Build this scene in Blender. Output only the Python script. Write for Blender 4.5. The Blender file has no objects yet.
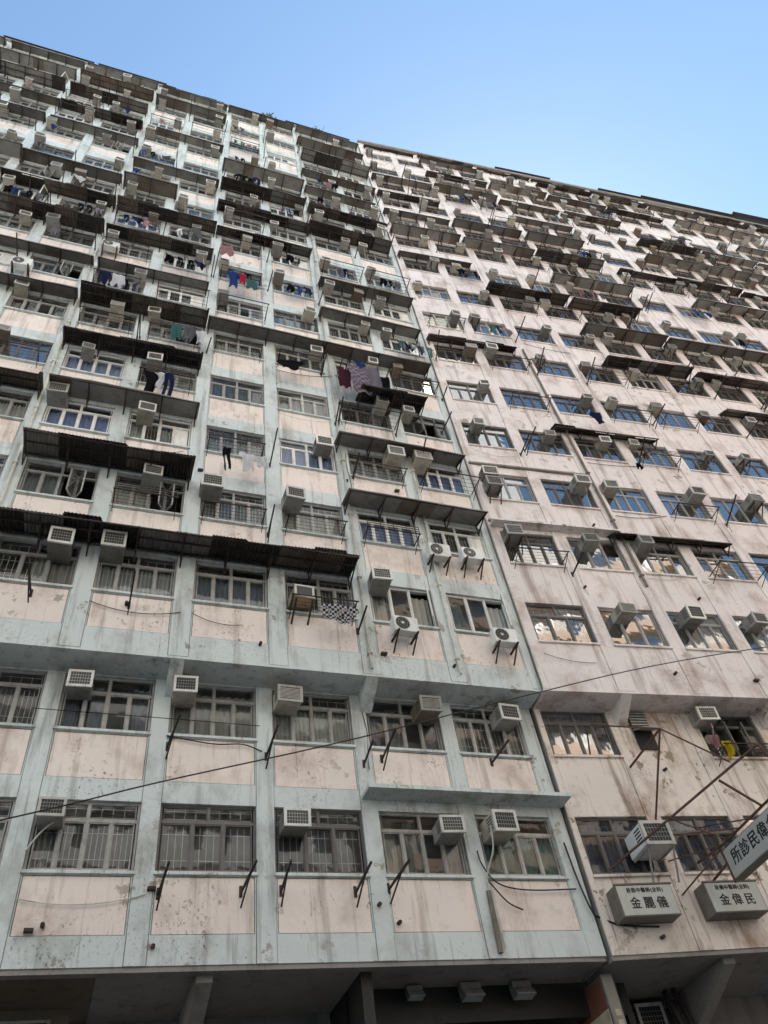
import bpy, bmesh, math, random
from mathutils import Vector, Matrix
R = math.radians
random.seed(11)
sc = bpy.context.scene
C = sc.collection

# ------------------------------------------------------------------ camera (metres; z = 0 is one storey below the first sill)
GROUND = -5.23
cam_d = bpy.data.cameras.new('camera')
cam = bpy.data.objects.new('camera', cam_d); C.objects.link(cam); sc.camera = cam
RIGHT = Vector((.946, -.300, -.126)); UP = Vector((-.148, -.743, .653)); FWD = Vector((.290, .599, .747))
FWD.normalize(); RIGHT = (RIGHT - FWD*RIGHT.dot(FWD)).normalized(); UP = RIGHT.cross(FWD).normalized()
CP = Vector((5.094, -12.963, -3.634)); FPX = 770.08
cam.matrix_world = Matrix(((RIGHT.x, UP.x, -FWD.x, CP.x), (RIGHT.y, UP.y, -FWD.y, CP.y), (RIGHT.z, UP.z, -FWD.z, CP.z), (0, 0, 0, 1)))
cam_d.sensor_fit = 'VERTICAL'; cam_d.sensor_height = 36; cam_d.lens = FPX*36/1024
cam_d.clip_start = .1; cam_d.clip_end = 3000

def frame_pos(p):
    d = Vector(p) - CP; f = d.dot(FWD)
    if f < .2: return (-9999, -9999)
    return (384 + FPX*d.dot(RIGHT)/f, 512 - FPX*d.dot(UP)/f)
def in_frame(p, m=0):
    x, y = frame_pos(p)
    return -m < x < 768+m and -m < y < 1024+m

# ------------------------------------------------------------------ materials
def new_mat(name):
    m = bpy.data.materials.new(name); m.use_nodes = True
    nt = m.node_tree; nt.nodes.clear()
    out = nt.nodes.new('ShaderNodeOutputMaterial'); b = nt.nodes.new('ShaderNodeBsdfPrincipled')
    nt.links.new(b.outputs[0], out.inputs[0])
    return m, nt, b
def N(nt, t, **k):
    n = nt.nodes.new(t)
    for a, v in k.items(): setattr(n, a, v)
    return n
def noise(nt, src, scale, detail=4, vec=None, rough=.55):
    n = N(nt, 'ShaderNodeTexNoise'); n.inputs['Scale'].default_value = scale; n.inputs['Detail'].default_value = detail
    n.inputs['Roughness'].default_value = rough
    if vec:
        mp = N(nt, 'ShaderNodeMapping'); mp.inputs['Scale'].default_value = vec
        nt.links.new(src, mp.inputs[0]); nt.links.new(mp.outputs[0], n.inputs['Vector'])
    else: nt.links.new(src, n.inputs['Vector'])
    return n.outputs['Fac']
def ramp(nt, src, a, b, lo=0, hi=1):
    r = N(nt, 'ShaderNodeMapRange'); r.clamp = True
    nt.links.new(src, r.inputs[0])
    for i, v in enumerate((a, b, lo, hi)): r.inputs[i+1].default_value = v
    return r.outputs[0]
def mix(nt, fac, a, b, mode='MIX'):
    m = N(nt, 'ShaderNodeMix', data_type='RGBA', blend_type=mode)
    for s, v in ((0, fac), (6, a), (7, b)):
        if isinstance(v, (int, float)): m.inputs[s].default_value = v
        elif isinstance(v, tuple): m.inputs[s].default_value = (*v, 1)
        else: nt.links.new(v, m.inputs[s])
    return m.outputs[2]
def coords(nt, rnd=False):
    tc = N(nt, 'ShaderNodeTexCoord'); o = tc.outputs['Object']
    if rnd:
        oi = N(nt, 'ShaderNodeObjectInfo'); ml = N(nt, 'ShaderNodeMath', operation='MULTIPLY'); ml.inputs[1].default_value = 37
        nt.links.new(oi.outputs['Random'], ml.inputs[0])
        v = N(nt, 'ShaderNodeVectorMath', operation='ADD'); nt.links.new(o, v.inputs[0]); nt.links.new(ml.outputs[0], v.inputs[1]); o = v.outputs[0]
    return o
def painted(name, col, stain, dirt=1., rough=.85, spots=.5, peel=None, off=0., pa=.5):
    """old painted render: blotches, rain streaks, specks, flaking"""
    m, nt, b = new_mat(name); o = coords(nt)
    if off:
        v = N(nt, 'ShaderNodeVectorMath', operation='ADD'); v.inputs[1].default_value = (off, off, off); nt.links.new(o, v.inputs[0]); o = v.outputs[0]
    c = mix(nt, ramp(nt, noise(nt, o, .35, 3), .35, .7, 0, .35*dirt), col, tuple(x*.78 for x in col))
    c = mix(nt, ramp(nt, noise(nt, o, 1.1, 8, (1, 1, .8), .65), .50, .74, 0, .62*dirt), c, stain)
    c = mix(nt, ramp(nt, noise(nt, o, 1., 6, (3.2, 3.2, .28), .62), .54, .70, 0, .5*dirt), c, tuple(x*.6 for x in stain))
    c = mix(nt, ramp(nt, noise(nt, o, 1., 5, (9, 9, .45), .65), .59, .70, 0, .42*dirt), c, tuple(x*.45 for x in stain))
    if peel:
        pm = ramp(nt, noise(nt, o, 2.3, 9, None, .68), .585, .61, 0, 1)
        area = ramp(nt, noise(nt, o, .33, 2), pa, pa+.12, 0, 1)
        ml = N(nt, 'ShaderNodeMath', operation='MULTIPLY'); nt.links.new(pm, ml.inputs[0]); nt.links.new(area, ml.inputs[1])
        c = mix(nt, ml.outputs[0], c, peel)
    sp = ramp(nt, noise(nt, o, 19, 6, (1, 1, .7), .7), .56, .66, 0, spots)
    ar = ramp(nt, noise(nt, o, .75, 4), .50, .66, 0, 1)
    ml = N(nt, 'ShaderNodeMath', operation='MULTIPLY'); nt.links.new(sp, ml.inputs[0]); nt.links.new(ar, ml.inputs[1])
    c = mix(nt, ml.outputs[0], c, tuple(x*.3 for x in stain))
    nt.links.new(c, b.inputs['Base Color']); b.inputs['Roughness'].default_value = rough; b.inputs['Specular IOR Level'].default_value = .25
    bm_ = N(nt, 'ShaderNodeBump'); bm_.inputs['Strength'].default_value = .25; bm_.inputs['Distance'].default_value = .02
    nt.links.new(noise(nt, o, 9, 6), bm_.inputs['Height']); nt.links.new(bm_.outputs[0], b.inputs['Normal'])
    return m
def plain(name, col, rough=.6, metal=0., vary=.25, dirt=.5, scale=5., dcol=(.06, .05, .04), spec=.4):
    m, nt, b = new_mat(name); o = coords(nt, True)
    oi = N(nt, 'ShaderNodeObjectInfo')
    c = mix(nt, ramp(nt, oi.outputs['Random'], 0, 1, 0, 1), tuple(min(1, x*(1+vary)) for x in col), tuple(x*(1-vary) for x in col))
    c = mix(nt, ramp(nt, noise(nt, o, scale, 6, None, .65), .48, .72, 0, dirt), c, dcol)
    c = mix(nt, ramp(nt, noise(nt, o, 1., 4, (14, 14, 1.2)), .55, .75, 0, dirt*.7), c, dcol)
    nt.links.new(c, b.inputs['Base Color']); b.inputs['Roughness'].default_value = rough; b.inputs['Metallic'].default_value = metal
    b.inputs['Specular IOR Level'].default_value = spec
    return m
def glass(name, ior, tint, rough=.02):
    m = bpy.data.materials.new(name); m.use_nodes = True; nt = m.node_tree; nt.nodes.clear()
    out = N(nt, 'ShaderNodeOutputMaterial'); tr = N(nt, 'ShaderNodeBsdfTransparent'); gl = N(nt, 'ShaderNodeBsdfGlossy')
    gl.inputs['Roughness'].default_value = rough; gl.inputs['Color'].default_value = (.95, .97, 1, 1)
    tr.inputs['Color'].default_value = (*tint, 1)
    fr = N(nt, 'ShaderNodeFresnel'); fr.inputs['IOR'].default_value = ior
    o = coords(nt, True); bm_ = N(nt, 'ShaderNodeBump'); bm_.inputs['Strength'].default_value = .12; bm_.inputs['Distance'].default_value = .02
    nt.links.new(noise(nt, o, 2.2, 2), bm_.inputs['Height']); nt.links.new(bm_.outputs[0], gl.inputs['Normal'])
    mx = N(nt, 'ShaderNodeMixShader'); nt.links.new(fr.outputs[0], mx.inputs[0]); nt.links.new(tr.outputs[0], mx.inputs[1]); nt.links.new(gl.outputs[0], mx.inputs[2])
    df = N(nt, 'ShaderNodeBsdfDiffuse'); df.inputs['Color'].default_value = (.3, .29, .26, 1)     # film of dust on the pane
    m2 = N(nt, 'ShaderNodeMixShader'); nt.links.new(ramp(nt, noise(nt, o, 3, 5), .3, .8, .02, .16), m2.inputs[0])
    nt.links.new(mx.outputs[0], m2.inputs[1]); nt.links.new(df.outputs[0], m2.inputs[2]); nt.links.new(m2.outputs[0], out.inputs[0])
    return m
def cloth(name, cols):
    m, nt, b = new_mat(name); oi = N(nt, 'ShaderNodeObjectInfo'); cr = N(nt, 'ShaderNodeValToRGB'); cr.color_ramp.interpolation = 'CONSTANT'
    e = cr.color_ramp.elements
    while len(e) < len(cols): e.new(.5)
    for i, c in enumerate(cols): e[i].position = i/len(cols); e[i].color = (*c, 1)
    nt.links.new(oi.outputs['Random'], cr.inputs[0])
    o = coords(nt, True); c = mix(nt, ramp(nt, noise(nt, o, 1, 4, (12, 12, .6)), .4, .7, 0, .3), cr.outputs[0], (.12, .11, .1))
    nt.links.new(c, b.inputs['Base Color']); b.inputs['Roughness'].default_value = .95; b.inputs['Specular IOR Level'].default_value = .1
    return m

STAIN = (.20, .15, .10)
mint = painted('mint paint', (.635, .69, .685), (.25, .23, .19), 1.2, peel=(.33, .30, .26), spots=.8)
pale = painted('pink paint', (.84, .745, .685), (.36, .24, .18), 1.05, peel=(.42, .36, .31), spots=.9)
rose = painted('beige pink render', (.80, .74, .725), (.32, .20, .15), 1.15, peel=(.34, .29, .25), spots=.7, off=31.)
rose_low = painted('stained beige render', (.80, .72, .66), (.28, .17, .11), 1.5, peel=(.32, .26, .2), spots=.9, off=77., pa=.40)
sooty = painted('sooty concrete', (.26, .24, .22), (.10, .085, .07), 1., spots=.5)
grey_con = painted('grey concrete', (.30, .28, .265), (.16, .14, .12), 1., spots=.5)
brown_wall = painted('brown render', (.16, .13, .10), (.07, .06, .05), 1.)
room_m = plain('room paint', (.22, .21, .19), .9, vary=.1, dirt=.2)
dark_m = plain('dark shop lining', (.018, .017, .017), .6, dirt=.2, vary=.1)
alu = plain('aluminium window frame', (.36, .35, .335), .5, .2, .22, .45)
white_f = plain('white window frame', (.74, .73, .70), .5, 0, .1, .25)
bronze = plain('dark window frame', (.13, .12, .115), .5, .2, .3, .3)
g_clear = glass('window glass', 1.55, (.88, .92, .92))
g_blue = glass('coated window glass', 3.8, (.8, .86, .9))
curtain = cloth('curtain', [(.44, .45, .44), (.55, .53, .48), (.22, .24, .24), (.36, .35, .31), (.18, .21, .26), (.50, .51, .52), (.12, .14, .13), (.40, .38, .34)])
curt_green = cloth('green curtain', [(.16, .30, .27), (.20, .36, .33)])
curt_blue = cloth('blue curtain', [(.26, .34, .62), (.36, .42, .66), (.20, .27, .5)])
curt_dark = cloth('dark curtain', [(.06, .06, .065), (.10, .09, .08), (.08, .10, .12)])
curt_sky = cloth('pale curtain', [(.55, .57, .60), (.62, .63, .64), (.45, .50, .58), (.58, .56, .52)])  # pale tones painted in for sky reflected in the coated panes
curt_night = cloth('night blue curtain', [(.02, .035, .08), (.03, .05, .11)])
bars_m = plain('pale window bars', (.60, .60, .57), .5, .1, .2, .2)
iron = plain('dark rusty iron', (.045, .036, .032), .75, .2, .35, .5, 8, (.10, .045, .02))
rust = plain('rusty steel bar', (.11, .06, .045), .8, .2, .3, .5, 8, (.03, .02, .018))
ac_grey = plain('grey unit casing', (.30, .285, .26), .55, 0, .4, .6, 4, (.075, .06, .045))
ac_beige = plain('beige unit casing', (.46, .42, .35), .5, 0, .25, .6, 4, (.12, .09, .06))
ac_white = plain('white unit casing', (.76, .76, .74), .45, 0, .08, .25, 4, (.25, .22, .18))
ac_rust = plain('rusty unit casing', (.17, .13, .10), .7, 0, .3, .7, 5, (.09, .045, .025))
rim_m = plain('pale unit rim', (.66, .64, .60), .5, 0, .25, .4, 6, (.2, .17, .13))
rim_d = plain('dull unit rim', (.36, .34, .31), .5, 0, .3, .5, 6, (.1, .08, .06))
coil_m = plain('unit coil', (.045, .05, .052), .5, .4, .5, .3)
wood_m = plain('plywood board', (.40, .30, .18), .8, 0, .15, .5)
sheet_d = plain('dark corrugated sheet', (.042, .038, .036), .75, .1, .35, .55, 3, (.06, .035, .022))
sheet_s = plain('grey canopy sheet', (.23, .22, .205), .8, 0, .4, .55, 3, (.06, .05, .042))
sheet_b = plain('brown corrugated sheet', (.16, .13, .105), .8, 0, .3, .6, 3, (.07, .05, .035))
pipe_m = plain('old drain pipe', (.20, .165, .135), .7, 0, .3, .7, 4)
pvc = plain('pale plastic pipe', (.58, .56, .50), .5, 0, .15, .45)
cable_m = plain('black cable', (.02, .02, .02), .6, 0, .2, .1)
sign_w = plain('grey white sign panel', (.50, .50, .47), .45, 0, .04, .3, 2, (.25, .24, .2))
sign_s = plain('sign side', (.20, .17, .14), .6, 0, .1, .5)
ink = plain('sign lettering', (.012, .013, .02), .5, 0, .1, 0)
lampglass = plain('floodlight lens', (.4, .42, .44), .15, 0, .1, .2)
lampbody = plain('floodlight body', (.2, .2, .2), .5, .3, .1, .3)
red_p = plain('faded red poster', (.19, .075, .05), .7, 0, .1, .4)
cream_p = plain('faded cream poster', (.48, .43, .32), .7, 0, .1, .4)
asphalt = plain('asphalt', (.05, .05, .05), .9, 0, .1, .3, .5)
paving = plain('pavement slabs', (.27, .26, .24), .9, 0, .1, .3, .7)
linep = plain('road paint', (.7, .68, .6), .7, 0, .05, .3)
leaf_m = plain('rooftop plant leaves', (.07, .11, .05), .8, 0, .3, .2)

# ------------------------------------------------------------------ mesh helpers
class MB:
    def __init__(s): s.v = []; s.f = []; s.m = []; s.mats = []
    def mi(s, mat):
        if mat not in s.mats: s.mats.append(mat)
        return s.mats.index(mat)
    def poly(s, pts, faces, mat):
        k = len(s.v); s.v += [tuple(p) for p in pts]; i = s.mi(mat)
        for f in faces: s.f.append(tuple(k+j for j in f)); s.m.append(i)
    def box(s, x0, x1, y0, y1, z0, z1, mat):
        s.poly([(x0, y0, z0), (x1, y0, z0), (x1, y1, z0), (x0, y1, z0), (x0, y0, z1), (x1, y0, z1), (x1, y1, z1), (x0, y1, z1)],
               [(0, 3, 2, 1), (4, 5, 6, 7), (0, 1, 5, 4), (1, 2, 6, 5), (2, 3, 7, 6), (3, 0, 4, 7)], mat)
    def bar(s, a, b, w, mat, h=None):
        a = Vector(a); b = Vector(b); d = (b-a).normalized(); h = h or w
        u = d.cross(Vector((0, 0, 1)))
        if u.length < .05: u = d.cross(Vector((1, 0, 0)))
        u.normalize(); n = u.cross(d); u = u*w/2; n = n*h/2
        p = [a-u-n, a+u-n, a+u+n, a-u+n, b-u-n, b+u-n, b+u+n, b-u+n]
        s.poly(p, [(3, 2, 1, 0), (4, 5, 6, 7), (0, 1, 5, 4), (1, 2, 6, 5), (2, 3, 7, 6), (3, 0, 4, 7)], mat)
    def tube(s, pts, r, mat, n=6):
        pts = [Vector(p) for p in pts]; rings = []
        for i, p in enumerate(pts):
            d = (pts[min(i+1, len(pts)-1)] - pts[max(i-1, 0)]).normalized()
            u = d.cross(Vector((0, 0, 1)))
            if u.length < .05: u = d.cross(Vector((1, 0, 0)))
            u.normalize(); w = u.cross(d)
            rings.append([p + (u*math.cos(t*2*math.pi/n) + w*math.sin(t*2*math.pi/n))*r for t in range(n)])
        v = [q for r_ in rings for q in r_]; f = []
        for i in range(len(pts)-1):
            for t in range(n):
                f.append((i*n+t, i*n+(t+1) % n, (i+1)*n+(t+1) % n, (i+1)*n+t))
        f.append(tuple(reversed(range(n)))); f.append(tuple((len(pts)-1)*n+t for t in range(n)))
        s.poly(v, f, mat)
    def mesh(s, name, bevel=0):
        me = bpy.data.meshes.new(name); me.from_pydata(s.v, [], s.f); me.update()
        for m in s.mats: me.materials.append(m)
        me.polygons.foreach_set('material_index', s.m)
        if bevel:
            bm = bmesh.new(); bm.from_mesh(me)
            bmesh.ops.bevel(bm, geom=list(bm.edges), offset=bevel, segments=1, affect='EDGES'); bm.to_mesh(me); bm.free()
        return me
    def build(s, name, parent=None, bevel=0): return link(name, s.mesh(name, bevel), parent)
def link(name, me, parent=None, loc=None, M=None):
    o = bpy.data.objects.new(name, me); C.objects.link(o)
    if parent: o.parent = parent
    if loc is not None: o.location = loc
    if M is not None: o.matrix_world = M
    return o
def empty(name, M):
    o = bpy.data.objects.new(name, None); C.objects.link(o); o.matrix_world = M; return o
def tag(o, label=None, cat=None, group=None, kind=None):
    for k, v in (('label', label), ('category', cat), ('group', group), ('kind', kind)):
        if v: o[k] = v
    return o

# ------------------------------------------------------------------ the two facades
H, WM, WW, EDGE = 2.8, 2.1096, 1.683, 14.55
HP, WP, WWP, UP0, AZ, RO = 2.80, 2.118, 1.675, 1.665, -.0807, -.159
PINK_O = Vector((13.207, .006, 0)); PL = 1.35      # the rendered block starts at PL, flush with the painted one
MM = Matrix.Identity(4)
MP = Matrix.Translation(PINK_O) @ Matrix.Rotation(AZ, 4, 'Z')
ROOF_M, ROOF_P = 49.95, 50.45
C0, C1 = -5, 6            # mint bays
P0, P1 = 1, 17            # pink bays
REC = .75
ORD = ['zeroth', 'first', 'second', 'third', 'fourth', 'fifth', 'sixth', 'seventh', 'eighth', 'ninth', 'tenth', 'eleventh', 'twelfth', 'thirteenth',
       'fourteenth', 'fifteenth', 'sixteenth', 'seventeenth', 'eighteenth', 'nineteenth', 'twentieth']
ORD += ['twenty-'+q for q in ORD[1:10]]+['thirtieth']+['thirty-'+q for q in ORD[1:10]]
class Side:
    def __init__(s, name, M, h, zo, bay, ww, wh, u0, rows):
        s.name = name; s.M = M; s.h = h; s.zo = zo; s.bay = bay; s.ww = ww; s.wh = wh; s.u0 = u0; s.rows = rows
    def sill(s, n): return s.zo + n*s.h
    def win(s, n, c):            # left edge, sill, width, height, wall face
        if n >= 3: return s.u0 + c*s.bay, s.sill(n), s.ww, s.wh, 0.
        if s.name == 'mint': return c*s.bay - .20, (2.73, 5.46)[n-1], 1.75, 1.26, REC
        return UP0-.16+(c-1)*WP, (2.72, 5.47)[n-1], 1.74, 1.24, REC
    def at(s, u, y, z): return s.M @ Vector((u, y, z))
mintS = Side('mint', MM, H, 0, WM, WW, 1.25, 0, 17)
pinkS = Side('pink', MP, HP, RO, WP, WWP, 1.30, UP0-WP, 17)

SOLID = {('pink', 2, 2)}
def facade(S, c0, c1, uL, uR, roof, wall, panel, low, podium):
    """wall mesh: piers, spandrels, set-back lower storeys, slabs and party walls; real openings for the windows"""
    b = MB(); mintside = S.name == 'mint'
    bot = 6.8 if mintside else 6.76
    T = .22
    def storey(n, y, zlo, zhi, mat, first):
        L = [S.win(n, c) for c in range(c0, c1+1)]
        x = uL
        for i, c in enumerate(range(c0, c1+1)):
            u, z, w, h, _ = L[i]
            # pier left of this window
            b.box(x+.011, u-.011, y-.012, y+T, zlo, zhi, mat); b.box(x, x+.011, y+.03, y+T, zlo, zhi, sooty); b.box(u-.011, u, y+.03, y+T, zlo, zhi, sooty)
            # head above the window and wall below
            b.box(u, u+w, y+.004, y+T, z+h, zhi, mat)
            if mintside:
                pb = z-1.04
                b.box(u, u+w, y+.004, y+T, z-.09, z, mat)
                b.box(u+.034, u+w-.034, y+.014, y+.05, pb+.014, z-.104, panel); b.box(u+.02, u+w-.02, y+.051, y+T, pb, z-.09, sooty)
                b.box(u, u+.02, y+.004, y+T, pb, z-.09, mat); b.box(u+w-.02, u+w, y+.004, y+T, pb, z-.09, mat)
                if pb > zlo+.01: b.box(u, u+w, y+.004, y+T, zlo, pb, mat)
            else:
                b.box(u, u+w, y+.004, y+T, zlo, z, mat)
            if (S.name, n, c) in SOLID: b.box(u, u+w, y+.004, y+T, z, z+h, mat); x = u+w; continue
            # sill
            b.box(u-.03, u+w+.03, y-.05, y+.10, z-.075, z-.02, mat)
            x = u+w
        b.box(x, uR, y-.012, y+T, zlo, zhi, mat)
    for n in range(3, S.rows+1):
        zlo = bot if n == 3 else S.sill(n)-(1.04 if mintside else 1.1)
        zhi = S.sill(n+1)-(1.04 if mintside else 1.1)
        if n == S.rows: zhi = roof
        storey(n, 0., zlo, zhi, wall, n == 3)
    s1 = S.win(1, c0)[1]; s2 = S.win(2, c0)[1]
    yr = S.win(1, c0)[4]
    storey(1, yr, podium, s2-1.04, low, False); storey(2, yr, s2-1.04, bot, low, False)
    # soffit of the oversailing storeys, with a small haunch at every pier
    b.box(uL, uR, .0, yr+T, bot-.06, bot, wall)
    for c in range(c0, c1+2):
        u = S.win(3, c)[0]-(S.bay-S.ww)
        if mintside and c % 2 == 1 and c <= c1 or (not mintside and c % 2 == 0):
            b.poly([(u+.08, .02, bot-.06), (u+.36, .02, bot-.06), (u+.36, yr-.012, bot-.06), (u+.08, yr-.012, bot-.06), (u+.08, yr-.012, bot-.5), (u+.36, yr-.012, bot-.5)],
                   [(0, 1, 2, 3), (0, 3, 4), (1, 5, 2), (0, 4, 5, 1), (2, 5, 4, 3)], wall)
    # rooms behind: floor slabs, party walls, back wall
    for n in range(1, S.rows+1):
        z = S.win(n, c0)[1]
        b.box(uL+.02, uR-.02, (yr if n < 3 else 0)+T+.005, 2.2, z-.95, z-.82, room_m)
    for c in range(c0, c1+2):
        u = S.win(5, c)[0]-(S.bay-S.ww)/2
        b.box(max(u-.05, uL+.01), min(u+.05, uR-.01), 1.0, 2.19, podium+.4, roof-.3, room_m)
    b.box(uL+.005, uR-.005, 2.21, 13., podium+.3, roof-.05, room_m)
    b.box(uL-.02, uR+.02, T+.02, 13.02, roof-.25, roof-.01, sooty)
    for x in (uL, uR-.15):
        b.box(x, x+.15, T+.01, 13., bot+.01, roof-.3, wall); b.box(x+.001, x+.149, yr+T+.01, 12.99, podium, bot-.07, wall)
    return b
mint_b = empty('apartment_building', MM)
tag(mint_b, 'apartment block painted mint green with pink panels, left half of the facade', 'apartment block')
pink_b = empty('apartment_building', MP)
tag(pink_b, 'apartment block with plain beige pink render, right half of the facade', 'apartment block')
facade(mintS, C0, C1, C0*WM-.6, EDGE, ROOF_M, mint, pale, mint, 1.23).build('wall', mint_b)
facade(pinkS, P0, P1, PL, UP0+P1*WP+.4, ROOF_P, rose, rose, rose_low, 1.2).build('wall', pink_b)

# parapets and roof kerb
b = MB()
b.box(C0*WM-.6, EDGE+.03, -.14, .3, ROOF_M+.002, ROOF_M+.25, sooty); b.build('parapet', mint_b)
b = MB(); b.box(PL, UP0+P1*WP+.4, -.14, .3, ROOF_P+.002, ROOF_P+.25, sooty); b.build('parapet', pink_b)
# thin cornices on the rendered block
for n, ca, cb in ((6, 0, 2), (5, 0, 2)):
    b = MB(); z = pinkS.sill(n)-1.1
    b.box(PL+.05, UP0+2*WP-.3, -.09, -.013, z-.05, z+.02, sooty); b.build('cornice', pink_b)
b = MB(); b.box(PL+.05, 5.55, -.30, -.013, pinkS.sill(4)+1.45, pinkS.sill(4)+1.52, rose); b.build('ledge', pink_b)
b = MB(); b.box(4.75*WM, EDGE+.05, REC-.5, REC-.013, 4.21, 4.29, mint); b.build('ledge', mint_b)

# ---------------------------------------------------------------- ground floor: recessed arcade under the facade
def solid(name, parent, *boxes):
    b = MB()
    for x in boxes: b.box(*x)
    return b.build(name, parent)
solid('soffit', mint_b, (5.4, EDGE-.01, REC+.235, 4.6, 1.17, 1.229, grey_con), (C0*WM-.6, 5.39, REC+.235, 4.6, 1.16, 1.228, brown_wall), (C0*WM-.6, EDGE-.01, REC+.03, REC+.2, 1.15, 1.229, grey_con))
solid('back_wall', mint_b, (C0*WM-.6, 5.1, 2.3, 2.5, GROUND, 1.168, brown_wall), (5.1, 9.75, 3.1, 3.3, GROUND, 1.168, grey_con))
def haunch(x0, w, y0, y1, zt, drop, root):
    b = MB(); x1 = x0+w
    b.poly([(x0, y0, zt), (x1, y0, zt), (x1, y1, zt), (x0, y1, zt), (x0, y0, zt-.12), (x1, y0, zt-.12), (x1, y1, zt-drop), (x0, y1, zt-drop)],
           [(0, 1, 2, 3), (0, 4, 5, 1), (4, 7, 6, 5), (0, 3, 7, 4), (1, 5, 6, 2), (3, 2, 6, 7)], grey_con)
    b.build('haunch_beam', root)
for x0 in (6.95,): haunch(x0, .26, .97, 3.09, 1.165, .97, mint_b)
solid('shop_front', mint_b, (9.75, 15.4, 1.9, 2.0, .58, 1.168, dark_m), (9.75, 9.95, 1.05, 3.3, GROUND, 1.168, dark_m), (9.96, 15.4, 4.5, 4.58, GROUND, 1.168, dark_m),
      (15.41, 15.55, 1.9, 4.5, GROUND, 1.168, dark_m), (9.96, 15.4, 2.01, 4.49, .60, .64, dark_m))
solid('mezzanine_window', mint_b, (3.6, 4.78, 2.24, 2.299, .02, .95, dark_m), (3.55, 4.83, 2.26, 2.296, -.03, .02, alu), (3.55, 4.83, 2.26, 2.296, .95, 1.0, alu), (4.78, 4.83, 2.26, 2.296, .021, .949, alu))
solid('soffit', pink_b, (PL, 40, .985, 4.6, 1.14, 1.199, grey_con), (PL, 40, REC+.03, .95, 1.12, 1.198, grey_con))
solid('back_wall', pink_b, (2.2, 40, 3.5, 3.7, GROUND, 1.138, grey_con), (2.3, 3.8, 3.40, 3.49, -1.2, 1.0, brown_wall))
for x0 in (3.85, 8.1, 12.3): haunch(x0, .26, .985, 3.48, 1.135, 1.0, pink_b)

# ---------------------------------------------------------------- windows
def fold_sheet(b, x0, x1, y, z0, z1, mat, amp=.025, per=.14, ph=0., taper=0.):
    n = max(4, int((x1-x0)/.03)); pts = []; f = []
    for i in range(n+1):
        t = i/n; x = x0+(x1-x0)*t; yy = y+amp*math.sin(x/per*2*math.pi+ph)+amp*.5*math.sin(x/per*3.7+ph*2)
        pts += [(x, yy, z1), (x+taper*(t-.5)*.0, yy*1.0+.0, z0)]
        if i: k = 2*i; f.append((k-2, k, k+1, k-1))
    b.poly(pts, f, mat)
def window_meshes(w, h, style):
    """frame, pane, curtain (and casements standing open) for one window, origin at its lower left corner, wall face y = 0"""
    r = random.Random(style*13+int(w*100)); fm, gm = (alu, g_clear), None
    st = STYLES[style]; fm = st['frame']; gl = st['glass']; y = .075; F = MB(); G = MB(); Ks = []; Os = []
    e = .038
    F.box(0, w, y, y+.07, 0, e, fm); F.box(0, w, y, y+.07, h-e, h, fm); F.box(0, e, y, y+.07, e, h-e, fm); F.box(w-e, w, y, y+.07, e, h-e, fm)
    zt = h*(1-st['tr']) if st['tr'] else h-e
    if st['tr']: F.box(e, w-e, y-.003, y+.067, zt-.028, zt+.028, fm)
    def lights(n, za, zb, opens=()):
        W = (w-2*e)/n
        for i in range(n):
            xa = e+W*i; xb = xa+W
            if i: F.box(xa-.022, xa+.022, y-.004, y+.066, za, zb, fm)
            s = .022 if n > 2 or st['tr'] == 0 else .012
            if i in opens: continue
            # sash
            a, c = xa+.024, xb-.024
            F.box(a, c, y+.01, y+.05, za, za+s+.008, fm); F.box(a, c, y+.01, y+.05, zb-s, zb, fm)
            F.box(a, a+s, y+.011, y+.049, za+s, zb-s, fm); F.box(c-s, c, y+.011, y+.049, za+s, zb-s, fm)
            if st.get('blank') == i and zb < h-.2:
                G.box(a+s, c-s, y+.025, y+.032, za+s, zb-s, fm)
            else:
                q = r.uniform(-.006, .006)
                G.poly([(a+s, y+.03+q, za+s), (c-s, y+.03-q, za+s), (c-s, y+.03-q, zb-s), (a+s, y+.03+q, zb-s)], [(0, 1, 2, 3)], gl)
            if st['bars']:
                nb = 3
                for k in range(nb):
                    xx = a+(c-a)*(k+1)/(nb+1); F.box(xx-.006, xx+.006, y+.085, y+.095, za+.02, zb-.02, bars_m)
                for zz in (za+(zb-za)*.25, za+(zb-za)*.8): F.box(a, c, y+.078, y+.084, zz-.006, zz+.006, bars_m)
        for i in opens:
            xa = e+W*i; xb = xa+W; hx = xa if i % 2 else xb; sgn = 1 if i % 2 else -1
            ang = R(62); dx, dy = math.cos(ang)*sgn, -math.sin(ang); L = W-.04
            def P(t, z): return (hx+dx*t, y+.02+dy*t, z)
            O = MB(); Os.append(O)
            for t0, t1 in ((0, .035), (L-.035, L)): O.bar(P((t0+t1)/2, za+.01), P((t0+t1)/2, zb-.01), .035, fm)
            for zz in (za+.02, zb-.02): O.bar(P(.03, zz), P(L-.03, zz), .033, fm)
            O.poly([P(.03, za+.03), P(L-.03, za+.03), P(L-.03, zb-.03), P(.03, zb-.03)], [(0, 1, 2, 3)], gl)
    lights(st['n'], e, zt-(.028 if st['tr'] else 0), st.get('open', ()))
    if st['tr']: lights(st['nt'], zt+.028, h-e)
    kc = st['cur']
    if kc:
        spans = st['span']
        for a, c in spans:
            K = MB(); Ks.append(K); fold_sheet(K, w*a+.02, w*c-.02, y+.17, .03, h-.12 if not st['tr'] or r.random() < .5 else zt, kc, .022, r.uniform(.1, .17), r.random()*6)
    out = [F.mesh('window')]
    out.append(G.mesh('pane') if G.v else None); out[1:] = [('pane', m_) for m_ in out[1:] if m_]+[('curtain', q.mesh('curtain')) for q in Ks]+[('casement', q.mesh('casement')) for q in Os]
    return out
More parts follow.
